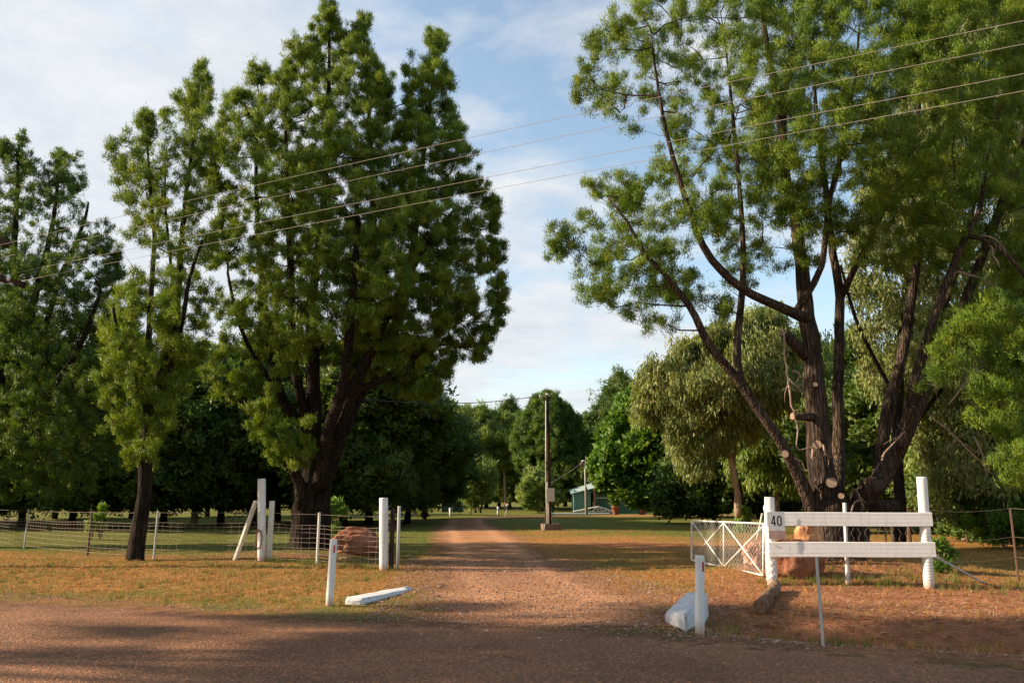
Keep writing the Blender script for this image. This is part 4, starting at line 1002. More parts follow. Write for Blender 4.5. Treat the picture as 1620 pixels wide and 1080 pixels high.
# mesh sleeve on the gate-end post: scalloped netting
w = MB()
for k in range(9):
    z = .10 + k * .055
    w.tube([(math.cos(a) * .094, math.sin(a) * .094, z + .022 * math.sin(a * 5 + k * math.pi)) for a in np.linspace(0, 2 * math.pi, 31)], .006, 4, cap=False)
w.build('netting_sleeve', M['white_pipe'], plr)

rl = empty('rail_fence', pl + Vector((0, -.1, 0)), 'two broad white ribbed metal rails between the two white posts', 'fence')
def rail(pxl, pxr, yt, yb):
    a0, a1 = at(pxl, yt, pl.y - .11), at(pxr, yt, pr.y - .11); c0, c1 = at(pxl, yb, pl.y - .11), at(pxr, yb, pr.y - .11)
    h0 = a0.z - c0.z; h1 = a1.z - c1.z
    prof = [(.045, 0), (.0, 0), (-.006, -.03), (-.006, -.17), (-.001, -.19), (-.005, -.21), (-.005, -.44), (.0, -.46), (-.005, -.48), (-.005, -.74), (.0, -.76), (-.004, -.78), (-.004, -.97), (.0, -1.0), (.04, -1.0), (.04, -.97), (.006, -.95), (.006, -.05), (.045, -.04)]
    vs = []; n = len(prof); N = 24; dirv = (a1 - a0); dirv.z = 0; nrm = Vector((dirv.y, -dirv.x, 0)).normalized()
    if nrm.y > 0: nrm = -nrm
    for i in range(N + 1):
        u = i / N; tpq = a0.lerp(a1, u); hh = h0 + (h1 - h0) * u; dz = .004 * math.sin(u * 6)
        for (dy, dz_) in prof: vs.append(tpq - nrm * dy + Vector((0, 0, dz_ * hh + dz)))
    fs = [(i * n + k, i * n + (k + 1) % n, (i + 1) * n + (k + 1) % n, (i + 1) * n + k) for i in range(N) for k in range(n)]
    fs += [tuple(range(n)), tuple(N * n + k for k in reversed(range(n)))]
    return MB().add([v_ - rl.location for v_ in vs], fs)
rail(1212, 1474, 810, 832).build('rail', M['white_rail'], rl)
rail(1216, 1479, 857, 881).build('rail', M['white_rail'], rl)
for px, y in [(1465, 829), (1470, 878), (1224, 877), (1224, 861), (1467, 814)]:
    D_ = pl.y + (pr.y - pl.y) * (px - 1218) / 252 - .125; q = at(px, y, D_) - rl.location; MB().tube([q, q + Vector((-.004, -.012, 0))], .012, 8).build('bolt', M['galv'], rl)
# number sign
Ds = pl.y - .20
s0, s1 = at(1214, 809, Ds), at(1243, 852, Ds)
sg = empty('number_sign', (s0 + s1) / 2, 'square off-white sign with black number 40 over a faded pink strip', 'sign', rz=-.06)
wS, hS = (s1.x - s0.x) / math.cos(.06), s0.z - s1.z
MB().box((0, 0, 0), (wS, .006, hS), bev=.002).build('plate', M['sign_face'], sg)
MB().box((0, -.0055, -hS * .345), (wS * .98, .003, hS * .30)).build('faded_strip', M['sign_pink'], sg)
mk = MB(); mk.box((-.02, -.0085, -hS * .345), (.012, .002, hS * .16)); mk.box((.012, -.0085, -hS * .345), (.010, .002, hS * .16)); mk.build('faded_marks', M['sign_mark'], sg)
for bx_, bz_ in ((-wS * .42, hS * .46), (wS * .42, hS * .46), (.002, -hS * .14)): MB().tube([(bx_, -.003, bz_), (bx_, -.011, bz_)], .007, 8).build('bolt', M['galv'], sg)
def digit_mesh(ch):
    """bold condensed numerals, in units of their own height"""
    mb = MB(); w = .125
    def bar(a, b, wd=w):
        a = Vector((a[0], 0, a[1])); b = Vector((b[0], 0, b[1])); d = (b - a).normalized(); s = Vector((d.z, 0, -d.x)) * wd / 2; n_ = Vector((0, -.03, 0))
        mb.add([a - s, a + s, b + s, b - s, a - s + n_, a + s + n_, b + s + n_, b - s + n_], [(0, 1, 2, 3), (7, 6, 5, 4), (0, 4, 5, 1), (1, 5, 6, 2), (2, 6, 7, 3), (3, 7, 4, 0)])
    if ch == '4':
        bar((.36, 0), (.36, 1), .14); bar((0.02, .26), (.52, .26), .12); bar((.05, .24), (.31, .985), .12)
    else:
        n = 28; vs = []
        for y in (0, -.03):
            for ri, (ax, az) in enumerate(((.26, .5), (.125, .37))):
                for k in range(n):
                    a = 2 * math.pi * k / n; c, s = math.cos(a), math.sin(a)
                    e = .62
                    vs.append((.27 + ax * math.copysign(abs(c) ** e, c), y, .5 + az * math.copysign(abs(s) ** e, s)))
        fs = []
        for k in range(n):
            k2 = (k + 1) % n
            fs += [(2 * n + k, 3 * n + k, 3 * n + k2, 2 * n + k2), (k, k2, n + k2, n + k), (k, 2 * n + k, 2 * n + k2, k2), (n + k, n + k2, 3 * n + k2, 3 * n + k)]
        mb.add(vs, fs)
    return mb
hd = hS * .37
for ch, x in (('4', -.30), ('0', .06)):
    o = digit_mesh(ch).build('digit', M['digit'], sg); o.scale = (hd * .92, hd * .15, hd); o.location = (x * hd * 1.0 - .35 * hd * 0 - .22 * hd * (1 if ch == '4' else 0), -.0045, hS * -.02)

# thin middle picket
mp_ = g(1341, 925); mq, tpm = round_post('white_picket', 'thin white picket rising between the rails in front of the big trunk', mp_, (1336, 795), .034, M['white'], n=8)
mw = MB()
for k in range(16):
    z = .1 + k * .055; mw.tube([(.03, -.03, z), (.055 + .012 * (k % 2), -.03, z + .02), (.035, -.03, z + .045)], .004, 4, cap=False)
mw.build('netting_ends', M['wire_pale'], mq)
# netting behind the rails
nn = empty('chicken_wire', mp_, 'rusty chicken wire stretched behind the white rails', 'netting')
def hexnet(A, B, z0, z1, cell, r, org):
    mb = MB(); L_ = (B - A).length; n = int(L_ / cell); rows = int((z1 - z0) / (cell * .8))
    for k in range(n + 1):
        P = []
        for j in range(rows + 1):
            sh = cell * .22 * (1 if (j + k) % 2 else -1)
            P.append(A.lerp(B, (k + (.22 if (j + k) % 2 else -.22)) / max(1, n)) - org + Vector((0, 0, z0 + j * (z1 - z0) / rows)))
        mb.tube(P, r, 3, cap=False)
    return mb
A = pl + Vector((0, .12, 0)); A.z = H(A.x, A.y); B = pr + Vector((0, .12, 0)); B.z = H(B.x, B.y)
hexnet(A, B, .05, .98, .11, .0022, nn.location).build('mesh', M['wire'], nn)
# steel strut on the right post and wire fence to the right
st = MB(); q0 = at(1488, 884, pr.y); q1 = g(1562, 921) + Vector((0, 0, -.05)); st.tube([q0, q1], .02, 8); st.tube([q0 + Vector((-.12, 0, .05)), q0], .028, 8)
o = st.build('steel_stay', M['galv']); tag(o, 'grey steel stay slanting to the ground from the right rail post', 'stay')
wr = empty('wire_fence', pr + Vector((3, -1, 0)), 'thin plain-wire fence running off right from the tall rail post', 'fence')
fr_p = [g(1612, 922), Vector((10.5, 11.9, 0)), Vector((13.5, 10.8, 0))]
fq = [pr] + fr_p
w = MB()
for z in (1.30, .80, .45):
    for a, b in zip(fq, fq[1:]):
        P = [a.lerp(b, u) - wr.location + Vector((0, 0, z - .05 * u * (1 - u) * 4)) for u in np.linspace(0, 1, 9)]; w.tube(P, .0022, 4, cap=False)
w.build('wires', M['wire'], wr)
for q in fr_p: MB().tube([q - wr.location + Vector((0, 0, -.2)), q - wr.location + Vector((0, 0, 1.30))], .020, 6, smooth=False).build('post', M['rusty'], wr)
# fence pickets far behind the rails
wf = empty('wire_fence', g(1400, 862), 'distant picket fence seen under the top rail beside the gum trunk', 'fence')
fps = [g(x, y) for x, y in [(1375, 862), (1402, 862), (1412, 862), (1440, 864), (1465, 862), (1530, 858)]]
for i, q in enumerate(fps): MB().tube([q - wf.location + Vector((0, 0, -.2)), q - wf.location + Vector((.02, 0, 1.2))], .03 if i != 3 else .06, 6, smooth=False).build('post', M['galv_pale' if i % 2 == 0 else 'rusty'], wf)
w = MB()
for z in (1.1, .7, .3):
    for a, b in zip(fps, fps[1:]): w.tube([a - wf.location + Vector((0, 0, z)), b - wf.location + Vector((0, 0, z))], .004, 3, cap=False)
w.build('wires', M['wire'], wf)

# swung-open mesh gate
hb = g(1214, 914); hD = hb.y
gt = empty('mesh_gate', hb, 'white pipe farm gate with crossed braces and diamond mesh, swung open', 'gate')
fbase = g(1095, 891); 
A0 = at(1209, 828, hD + .05); A1 = at(1209, 910, hD + .05); 
FD = fbase.y + .12
B0 = at(1094, 823, FD); B1 = at(1094, 886, FD)
loc = gt.location
def gpt(u, v_): return (A0.lerp(B0, u)).lerp(A1.lerp(B1, u), v_) - loc
f_ = MB(); r_ = .019
f_.tube([gpt(0.01, 0), gpt(.97, 0), gpt(.995, .02), gpt(1, .06), gpt(1, .94), gpt(.995, .98), gpt(.97, 1), gpt(.01, 1)], r_, 10)
f_.tube([gpt(0.01, 1), gpt(0.01, 0)], r_, 10)
f_.build('frame', M['white_pipe'], gt)
bpz = MB()
bpz.tube([gpt(.5, 0), gpt(.5, 1)], .014, 8)
bpz.tube([gpt(.01, .04), gpt(.5, 1)], .014, 8); bpz.tube([gpt(.02, .98), gpt(.5, .02)], .014, 8)
bpz.tube([gpt(.5, .02), gpt(.99, .96)], .014, 8); bpz.tube([gpt(.5, .98), gpt(.99, .03)], .014, 8)
bpz.build('brace', M['white_pipe'], gt)
nm = MB(); NU, NV = 58, 18
offn = Vector((0, .02, 0))
for k in range(NU + 1):
    P = []
    for j in range(NV + 1):
        z_ = .5 if (j + k) % 2 else 0
        P.append(gpt(min(1, max(0, (k + z_ - .25) / NU)), j / NV) + offn)
    nm.tube(P, .0024, 3, cap=False)
nm.build('netting', M['white_pipe'], gt)
lt = MB(); lt.tube([gpt(1, .35), gpt(1.03, .38), gpt(1.03, .42), gpt(1, .44)], .008, 6); lt.tube([gpt(1, .4), gpt(.99, .55), gpt(.97, .62), gpt(.985, .7)], .005, 5); lt.build('latch_chain', M['galv'], gt)
hp = at(1211, 798, hD + .02); hb_ = Vector((at(1214, 914, hD).x, hD + .02, hb.z))
hpm = MB(); hpm.tube([hb_ + Vector((0, 0, -.2)) - loc, hp - loc], .028, 10); hpm.build('hinge_post', M['white_pipe'], gt)
kb = MB(); hz = hp - loc; kb.tube([hz + Vector((0, 0, -.12)), hz + Vector((0, 0, -.03))], .042, 10); kb.tube([hz + Vector((-.0, 0, -.08)), hz + Vector((.09, 0, -.08))], .016, 8); kb.build('hinge', M['cream'], gt)
# timber stay behind the gate post
a_ = g(1195, 858); q = at(1214, 800, a_.y)
o = MB().tube([a_ + Vector((0, 0, -.1)), at(1206, 812, a_.y - .5)], .035, 8).build('timber_prop', M['cream']); tag(o, 'slanting timber prop behind the gate hinge post', 'prop')

# roadside marker stake
sb = g(1302, 1023); tps = at(1291, 880, sb.y) - sb
m_ = MB(); 
for dx, dy in ((-.014, 0), (.014, 0), (0, .014)):
    m_.box((0, 0, 0), (.006, .006, .01))
m_ = MB(); d = tps.normalized(); L_ = tps.length
m_.box((0, 0, L_ / 2 - .1), (.034, .004, L_ + .2)); m_.box((0, .012, L_ / 2 - .1), (.004, .022, L_ + .2))
o = m_.build('steel_stake', M['galv']); o.location = sb; o.rotation_euler = d.to_track_quat('Z', 'Y').to_euler(); o.rotation_euler.rotate_axis('Z', math.radians(20)); tag(o, 'leaning galvanised steel stake on the shaded verge before the rails', 'stake')
# log at foot of the gate-end post
lg0 = g(1228, 935); lg1 = g(1202, 972); lgm = (lg0 + lg1) / 2
mb = MB(); P = [lg0 + Vector((0, 0, .10)), lg0.lerp(lg1, .25) + Vector((.03, 0, .10)), lg0.lerp(lg1, .5) + Vector((-.01, 0, .09)), lg0.lerp(lg1, .75) + Vector((.03, 0, .10)), lg1 + Vector((0, 0, .10))]
P, rr = densify(P, [.085, .09, .082, .095, .10], .08, .05, np.random.RandomState(3)); lroot = empty('old_log', lgm, 'short brown weathered log lying at the foot of the gate-end post', 'log')
MB.tube(mb, [q - lgm for q in P], rr, 14, ridge=.05); mb.build('log_wood', M['log'], lroot)
d = (P[-1] - P[-2]).normalized(); MB().tube([P[-1] - lgm - d * .01, P[-1] - lgm + d * .006], [.092, .088], 14, smooth=False).build('sawn_end', M['log'], lroot)

# rocks
def rock(name, label, p, size, seed, m, amp=.25, sink=.15, rz=0, flat=.0):
    bm = bmesh.new(); bmesh.ops.create_icosphere(bm, subdivisions=5, radius=1)
    from mathutils import noise as N
    so = Vector((seed * 7.3, seed * 3.1, seed))
    for v_ in bm.verts:
        c = v_.co.normalized(); 
        c2 = Vector([math.copysign(abs(q) ** .75, q) for q in c])
        d = N.noise(c * 1.1 + so) * amp * 1.3 + N.noise(c * 2.6 + so) * amp * .7 + N.noise(c * 6 + so) * amp * .28 + N.noise(c * 15 + so) * amp * .12
        d += .10 * amp / .25 * (1 - abs(N.noise(c * 3.3 + so * 2)) * 4) * .5; st_ = round((c2.z + d) * 4) / 4; c2.z = c2.z * .8 + (st_ - d) * .2
        v_.co = Vector((c2.x * (1 + d) * size[0], c2.y * (1 + d) * size[1], c2.z * (1 + d) * size[2]))
    me = bpy.data.meshes.new(name); bm.to_mesh(me); bm.free(); me.materials.append(m)
    for q in me.polygons: q.use_smooth = True
    try: me.set_sharp_from_angle(angle=R(32))
    except Exception: pass
    o = bpy.data.objects.new(name, me); COL.objects.link(o); o.location = p + Vector((0, 0, size[2] * (1 - sink * 2))); o.rotation_euler = (0, 0, rz); return tag(o, label, 'rock')
pb = g(560, 879)
rock('boulder', 'big red boulder behind the wire fence beside the left gate post', pb + Vector((0, .45, -.05)), (.64, .46, .36), 2, M['rock_red'], .22, .06)
rock('stone', 'small pinkish stone lying at the left foot of the red boulder', g(543, 884), (.10, .07, .05), 5, M['rock_orange'], .2)
pb = at(1281, 860, 16.6); rock('boulder', 'tall orange boulder leaning on the big trunk seen between the rails', drop(pb.x, 16.6, .0), (.27, .2, .50), 6, M['rock_orange'], .16)
pb = at(1204, 888, 16.7); rock('boulder', 'pinkish boulder behind the hinge end of the mesh gate', drop(pb.x, 16.7), (.36, .28, .30), 8, M['rock_pink'], .2, rz=.4)
pb = at(1264, 880, 15.35); rock('boulder', 'low flat-topped red boulder hiding behind the lower rail near the number sign', drop(pb.x, 15.35), (.50, .32, .36), 9, M['rock_red'], .18, .06)

# ------------------------------------------------------------------ service pole, distant things
sp_ = g(868, 838); pole = empty('service_pole', sp_, 'dark timber service pole on a square concrete footing in the lawn', 'pole')
mb = MB(); tpz = at(865, 624, sp_.y) - sp_; P, rr = densify([Vector((0, 0, 0)), tpz * .5 + Vector((.02, 0, 0)), tpz], [.135, .115, .085], .5, .03, np.random.RandomState(4)); mb.tube(P, rr, 14, ridge=.03); mb.build('pole_shaft', M['timber'], pole)
MB().tube([(0, 0, tpz.z * .99), (0, 0, tpz.z + .05)], [.095, .095], 12).build('pole_cap', M['galv'], pole)
MB().box((.12, .1, .10), (.86, .75, .36), rz=.15, bev=.02).build('footing', M['footing'], pole)
MB().box((-.10, -.12, .5), (.16, .12, .9), bev=.01).build('timber_splint', M['rusty'], pole)
cn = MB(); cn.tube([(-.06, -.2, .05), (-.06, -.2, 2.2)], .028, 8); cn.tube([(.0, -.22, .1), (.0, -.21, 1.3)], .022, 8); cn.tube([(-.10, -.18, .25), (-.12, -.2, 2.9), (-.09, -.16, 6)], .022, 8); cn.build('conduit', M['galv_pale'], pole)
bxm = MB(); zb = at(869, 793, sp_.y).z - sp_.z; zt = at(869, 772, sp_.y).z - sp_.z
bxm.box((.08, -.24, (zb + zt) / 2), (.40, .20, zt - zb), bev=.012); bxo = bxm.build('meter_box', M['box_grey'], pole)
MB().box((.09, -.348, (zb + zt) / 2), (.34, .012, (zt - zb) * .9), bev=.004).build('box_door', M['box_grey'], bxo)
ca = MB(); ca.tube([(.05, 0, 1.3), (.16, -.1, .9), (.12, -.15, .5), (.3, -.2, .25), (.45, -.25, -.08)], .012, 5); ca.tube([(.18, 0, .8), (.4, -.1, .35), (.62, -.2, .0)], .012, 5); ca.tube([(-.06, -.2, .3), (-.2, -.42, .27), (-.22, -.46, -.05)], .02, 6); ca.build('loose_cable', M['galv'], pole)
iz = tpz.z - .05; ins = MB(); ins.tube([(-.1, 0, iz), (-.38, 0, iz - .03)], .015, 6); ins.tube([(-.36, 0, iz - .10), (-.36, 0, iz + .05)], .035, 8); ins.build('insulator', M['ceramic'], pole)
# cable from the pole to the left
ce = Vector(sp_) + Vector((-.36, 0, iz)); q = at(540, 628, 25); P = [ce.lerp(q, u) + Vector((0, 0, -.55 * 4 * u * (1 - u) * .5)) for u in np.linspace(0, 1, 24)]
o = MB().tube(P, .016, 5).build('service_cable', M['black_cable']); tag(o, 'thin dark cable strung from the service pole into the huge cypress', 'cable')

lp = g(927, 814); lpm = empty('lamp_pole', lp, 'pale slim pole with a hooked top in front of the green shed', 'pole')
ht = at(927, 731, lp.y).z - lp.z
MB().tube([(0, 0, -.2), (0, 0, ht), (-.06, 0, ht + .12), (-.22, 0, ht + .12), (-.28, 0, ht + .02)], .075, 8).build('pole_shaft', M['galv_pale'], lpm)
MB().tube([(-.28, 0, ht + .03), (-.28, 0, ht - .35)], [.09, .15], 10).build('lamp_head', M['rusty'], lpm)
MB().tube([(.12, .1, -.2), (.12, .1, ht * .52)], .05, 8).build('timber_stay', M['rusty'], lpm)
MB().tube([(.06, 0, ht), (.06, 0, ht + .55)], .012, 6).build('antenna', M['ceramic'], lpm)
q = at(868, 765, 60); P = [(lp + Vector((-.28, 0, ht))).lerp(q, u) + Vector((0, 0, -.12 * 4 * u * (1 - u))) for u in np.linspace(0, 1, 14)]
o = MB().tube(P, .018, 5).build('sagging_wire', M['alu']); tag(o, 'sagging pale wire leading left from the hooked lamp pole', 'cable')

tpb = g(745, 814); o = empty('thin_pole', tpb, 'thin grey pole with a short arm beside the far end of the track', 'pole'); ht = at(745, 746, tpb.y).z - tpb.z
MB().tube([(0, 0, -.2), (0, 0, ht)], .05, 8).build('pole_shaft', M['galv'], o); MB().tube([(0, 0, ht - .1), (.6, 0, ht - .12)], .03, 6).build('arm', M['galv'], o)
for px, yb, yt, lab in [(713, 817, 803, 'short white post left of the far track, next to the thin pole'), (788, 815, 801, 'short white post beside the far lawn ornament')]:
    b = g(px, yb); tz = at(px, yt, b.y).z - b.z
    o = MB().tube([(0.0, 0, -.2), (-.06 if px == 713 else 0, 0, tz)], [.09, .09], 12).build('short_white_post', M['white']); o.location = b; tag(o, lab, 'post', 'short white posts at the far end of the track')
# lawn ornament on splayed legs
ob = g(803, 817); k = ob.y / FPX
o = empty('lawn_ornament', ob, 'little lawn ornament with orange and white top on splayed pale legs', 'ornament')
def wob(mb, c, r, sz=1): 
    bm = bmesh.new(); bmesh.ops.create_icosphere(bm, subdivisions=3, radius=1); mb.add([Vector((q.co.x * r, q.co.y * r, q.co.z * r * sz)) + Vector(c) for q in bm.verts], [[q.index for q in p_.verts] for p_ in bm.faces], True); bm.free()
for a in (-.16, .0, .22): MB().tube([(a * 1.4, 0, -.02), (a * .3, 0, .56)], .028, 6).build('leg', M['galv_pale'], o)
mb = MB(); wob(mb, (0.03, 0, .66), .13, 1.3); mb.build('body', M['dark_cloth'], o)
mb = MB(); wob(mb, (-.03, 0, .88), .12, .9); mb.build('head', M['ceramic'], o)
mb = MB(); mb.tube([(-.05, -.02, .92), (-.2, -.02, 1.0), (-.28, -.02, 1.08)], [.07, .05, .02], 8); mb.tube([(.02, 0, .95), (.12, 0, .9)], [.08, .03], 8); mb.build('orange_crest', M['orange'], o)

# green shed with open bays, a trellis truss lying against it and pots
sb_ = g(908, 811); Y0 = 74.0; kx = Y0 / FPX
def sx_at(px): return at(px, 800, Y0).x
shed = empty('green_shed', Vector((sx_at(908), Y0, 0)), 'green corrugated metal shed with lean-to roof beneath the broad-leaved tree', 'shed')
x0, x1, x2 = 0.0, sx_at(941) - sx_at(908), sx_at(1026) - sx_at(908)
def corr(x0, x1, y, z0, z1a, z1b, n, amp=.04):
    mb = MB(); vs = []; N = n * 4
    for i in range(N + 1):
        u = i / N; x = x0 + (x1 - x0) * u; yy = y + (amp if (i % 4) in (1, 2) else -amp)
        vs += [(x, yy, z0), (x, yy, z1a + (z1b - z1a) * u)]
    return mb.add(vs, [(2 * i, 2 * i + 2, 2 * i + 3, 2 * i + 1) for i in range(N)])
hz1 = at(908, 780, Y0).z; hz2 = at(937, 771, Y0).z
corr(x0, x1 * .80, 0, -.05, hz1, hz1 + (hz2 - hz1) * .6, 7).build('front_wall', M['shed_green'], shed)
corr(x1 * 1.0, x2, 1.2, -.05, hz1 * .95, hz1 * .8, 14).build('rear_wall', M['shed_green'], shed)
MB().box((x1 * .5, 2.6, 1.1), (x1, .06, 2.2)).build('back_panel', M['shed_dark'], shed)
MB().box((x0, 1.3, 1.1), (.05, 2.6, 2.2)).build('side_wall', M['shed_green'], shed)
MB().add([(x0 - .25, -.3, hz1), (x1, -.3, hz2), (x1, 3.0, hz2 + .45), (x0 - .25, 3.0, hz1 + .35), (x0 - .25, -.3, hz1 - .07), (x1, -.3, hz2 - .07), (x1, 3.0, hz2 + .38), (x0 - .25, 3.0, hz1 + .28)], [(0, 1, 2, 3), (7, 6, 5, 4), (0, 4, 5, 1), (1, 5, 6, 2), (2, 6, 7, 3), (3, 7, 4, 0)]).build('roof', M['roof_metal'], shed)
MB().add([(x1, -.4, hz2 + .1), (x2, -.4, hz2 - .6), (x2, 3.2, hz2), (x1, 3.2, hz2 + .6), (x1, -.4, hz2), (x2, -.4, hz2 - .7), (x2, 3.2, hz2 - .1), (x1, 3.2, hz2 + .5)], [(0, 1, 2, 3), (7, 6, 5, 4), (0, 4, 5, 1), (1, 5, 6, 2), (2, 6, 7, 3), (3, 7, 4, 0)]).build('dark_roof', M['shed_dark'], shed)
MB().box((x1 * .99, -.15, hz2 / 2), (.16, .16, hz2)).build('timber_upright', M['terracotta'], shed)
MB().box((x1 * 1.5, -.1, hz1 * .78), (x1 * 1.0, .05, .06)).build('cross_rail', M['galv_pale'], shed)
tr = MB(); TD = 72.5
def tq(px, py): return at(px, py, TD)
for a, b in [((906, 809), (946, 801)), ((946, 801), (972, 809)), ((906, 809), (972, 809)), ((946, 801), (936, 809)), ((946, 801), (955, 809)), ((946, 801), (946, 809)), ((926, 805), (917, 809)), ((926, 805), (931, 809)), ((960, 805), (966, 809)), ((960, 805), (955, 809))]:
    p0, p1 = tq(*a), tq(*b); p0.z = max(p0.z, .06); p1.z = max(p1.z, .06); tr.tube([p0, p1], .055, 4, smooth=False)
o = tr.build('roof_truss', M['galv_pale']); tag(o, 'pale timber roof truss lying in front of the green shed', 'truss')
o = MB().box((0, 0, .06), (5.2, 1.0, .12), bev=.02).build('concrete_slab', M['concrete_white']); o.location = (at(918, 812, 71).x, 71.0, 0.0); tag(o, 'low pale concrete slab on the lawn before the green shed', 'slab')
for px, lab, s in [(974, 'terracotta pot with a plant by the roof truss end', 1.0), (1016, 'terracotta pot with a plant at the right end of the green shed', 1.0)]:
    Dp = 70.0; b = at(px, 812, Dp); b.z = H(b.x, Dp); o = empty('plant_pot', b, lab, 'plant pot', 'terracotta pots by the shed')
    MB().tube([(0, 0, 0), (0, 0, .05), (0, 0, .62), (0, 0, .64), (0, 0, .74)], [.24, .26, .36, .42, .42], 18).build('pot', M['terracotta'], o)
    rs = np.random.RandomState(px); C = rs.uniform(-.45, .45, (14, 3)); C[:, 2] = rs.uniform(.9, 2.0, 14); V, kk, tn, pf = foliage(C, np.full(14, .3), 10, 12, .25, .09, rs, 'broad', .2, 1, .06); np_mesh('plant_foliage', V, kk, M['broad'], tn, o, pf)
    MB().tube([(0, 0, .6), (.03, 0, 1.2), (0, 0, 1.9)], [.03, .02, .01], 5).build('stem', M['twig'], o)
# netting enclosure far left
ne = empty('netting_enclosure', Vector((at(716, 800, 82).x, 82, 0)), 'dark green netting enclosure under far trees left of the track', 'enclosure')
wN = 1.1
for sx1 in (-1, 0, 1): MB().tube([(sx1 * wN, 0, -.1), (sx1 * wN, 0, 1.75)], .045, 6).build('post', M['galv'], ne)
corr(-wN, wN, .05, 0, 1.6, 1.6, 6, .02).build('netting', M['shed_dark'], ne); MB().box((0, .5, 1.8), (2 * wN + .2, 1.3, .07)).build('roof', M['roof_metal'], ne)

# parked car
cD = 84.0; cb_ = Vector((at(1275, 800, cD).x, cD, 0)); car = empty('parked_car', cb_, 'silver hatchback parked far off under the trees, half behind the big trunk', 'car', rz=R(35))
prof = [(-1.95, .35), (-1.95, .75), (-1.75, .95), (-1.25, 1.02), (-.65, 1.42), (.9, 1.45), (1.6, 1.05), (1.9, .95), (1.95, .4), (1.5, .28), (-1.5, .28)]
def extr(pr_, y0, y1, inset=0):
    n = len(pr_); vs = [(x, y0, z) for x, z in pr_] + [(x, y1, z) for x, z in pr_]
    return vs, [tuple(reversed(range(n))), tuple(range(n, 2 * n))] + [(i, (i + 1) % n, n + (i + 1) % n, n + i) for i in range(n)]
vs, fs = extr(prof, -.82, .82); MB().add([(x, y * (1 if z < 1.1 else .84), z) for x, y, z in vs], fs).build('body', M['car_paint'], car)
gm = MB()
for y in (-.755, .755): gm.box((.1, y * .97, 1.22), (1.5, .05, .26))
gm.box((1.30, 0, 1.27), (.08, 1.2, .30), M=Matrix.Rotation(R(-50), 4, 'Y')); gm.box((-.98, 0, 1.24), (.08, 1.2, .46), M=Matrix.Rotation(R(55), 4, 'Y')); gm.build('windows', M['car_glass'], car)
for x in (-1.25, 1.25):
    for y in (-.8, .8):
        wl = MB().tube([(x, y - .1, .32), (x, y + .1, .32)], .32, 18).build('wheel', M['tyre'], car); MB().tube([(x, y - .115, .32), (x, y + .115, .32)], .19, 14).build('rim', M['rim'], wl)
for y in (-.62, .62):
    MB().box((-1.95, y, .78), (.06, .3, .16), bev=.01).build('headlight', M['ceramic'], car); MB().box((1.93, y, .85), (.06, .25, .2), bev=.01).build('tail_light', M['lamp_red'], car)

# ------------------------------------------------------------------ power line
PD = 18.4
pp_ = at(-115, 785, PD); pw = empty('power_pole', Vector((pp_.x, PD, H(pp_.x, PD))), 'power pole at the left edge whose crossarm end carries the overhead wires', 'pole')
org = pw.location
MB().tube([(0, 0, -.4), (0, 0, 5), (0, 0, 10.2)], [.17, .15, .12], 12).build('pole_shaft', M['timber'], pw)
e1 = at(41, 452, PD + .3) - org; e0 = at(-70, 418, PD - .4) - org
def beam(a, b, w_, h_):
    d = b - a; mb = MB(); mb.box((0, 0, 0), (d.length, w_, h_)); q = d.to_track_quat('X', 'Z').to_matrix().to_4x4(); mb.v = [tuple(q @ Vector(v_) + (a + b) / 2) for v_ in mb.v]; return mb
beam(e0, e1, .12, .14).build('crossarm', M['timber'], pw)
up_ = Vector((0, 0, 1.05)); beam(e0 + up_ + Vector((-.6, 0, 0)), e1 + up_ + Vector((-.5, 0, 0)), .12, .14).build('crossarm', M['timber'], pw)
beam(Vector((0, -.1, 7.2)), e1 * .85 + e0 * .15 + Vector((0, -.08, -.08)), .04, .05).build('arm_brace', M['galv'], pw)
wires = [((-60, 402), (840, 197), (1620, 33)), ((-60, 422), (840, 226), (1620, 70)), ((14, 434), (840, 267), (1620, 117)), ((37, 444), (840, 288), (1620, 144))]
Dl, Dm, Dr = 18.4, 13.2, 9.4
for i, (a, m1, b) in enumerate(wires):
    A = at(*a, Dl + (i % 2) * .5); B = at(*b, Dr + (i % 2) * .3); Mid = at(m1[0], m1[1], Dm + (i % 2) * .4)
    u0 = (Mid.x - A.x) / (B.x - A.x); P = []
    for u in np.linspace(-.35 if i < 2 else 0, 1.9, 60):   # parabola through the three points
        l0 = (u - u0) * (u - 1) / ((0 - u0) * (0 - 1)); l1 = (u - 0) * (u - 1) / (u0 * (u0 - 1)); l2 = (u - 0) * (u - u0) / (1 * (1 - u0))
        P.append(A * l0 + Mid * l1 + B * l2)
    o = MB().tube(P, .0042, 5).build('overhead_wire', M['alu'])
    tag(o, ['topmost of the four overhead wires crossing the sky', 'second highest of the four overhead wires', 'third of the four overhead wires counted downward', 'lowest of the four overhead wires crossing the trees'][i], 'wire', 'overhead power wires')
    if i >= 2:
        q = A - org; MB().tube([q + Vector((0, 0, -.16)), q + Vector((0, 0, -.1)), q], [.03, .05, .03], 8).build('insulator', M['ceramic'], pw)

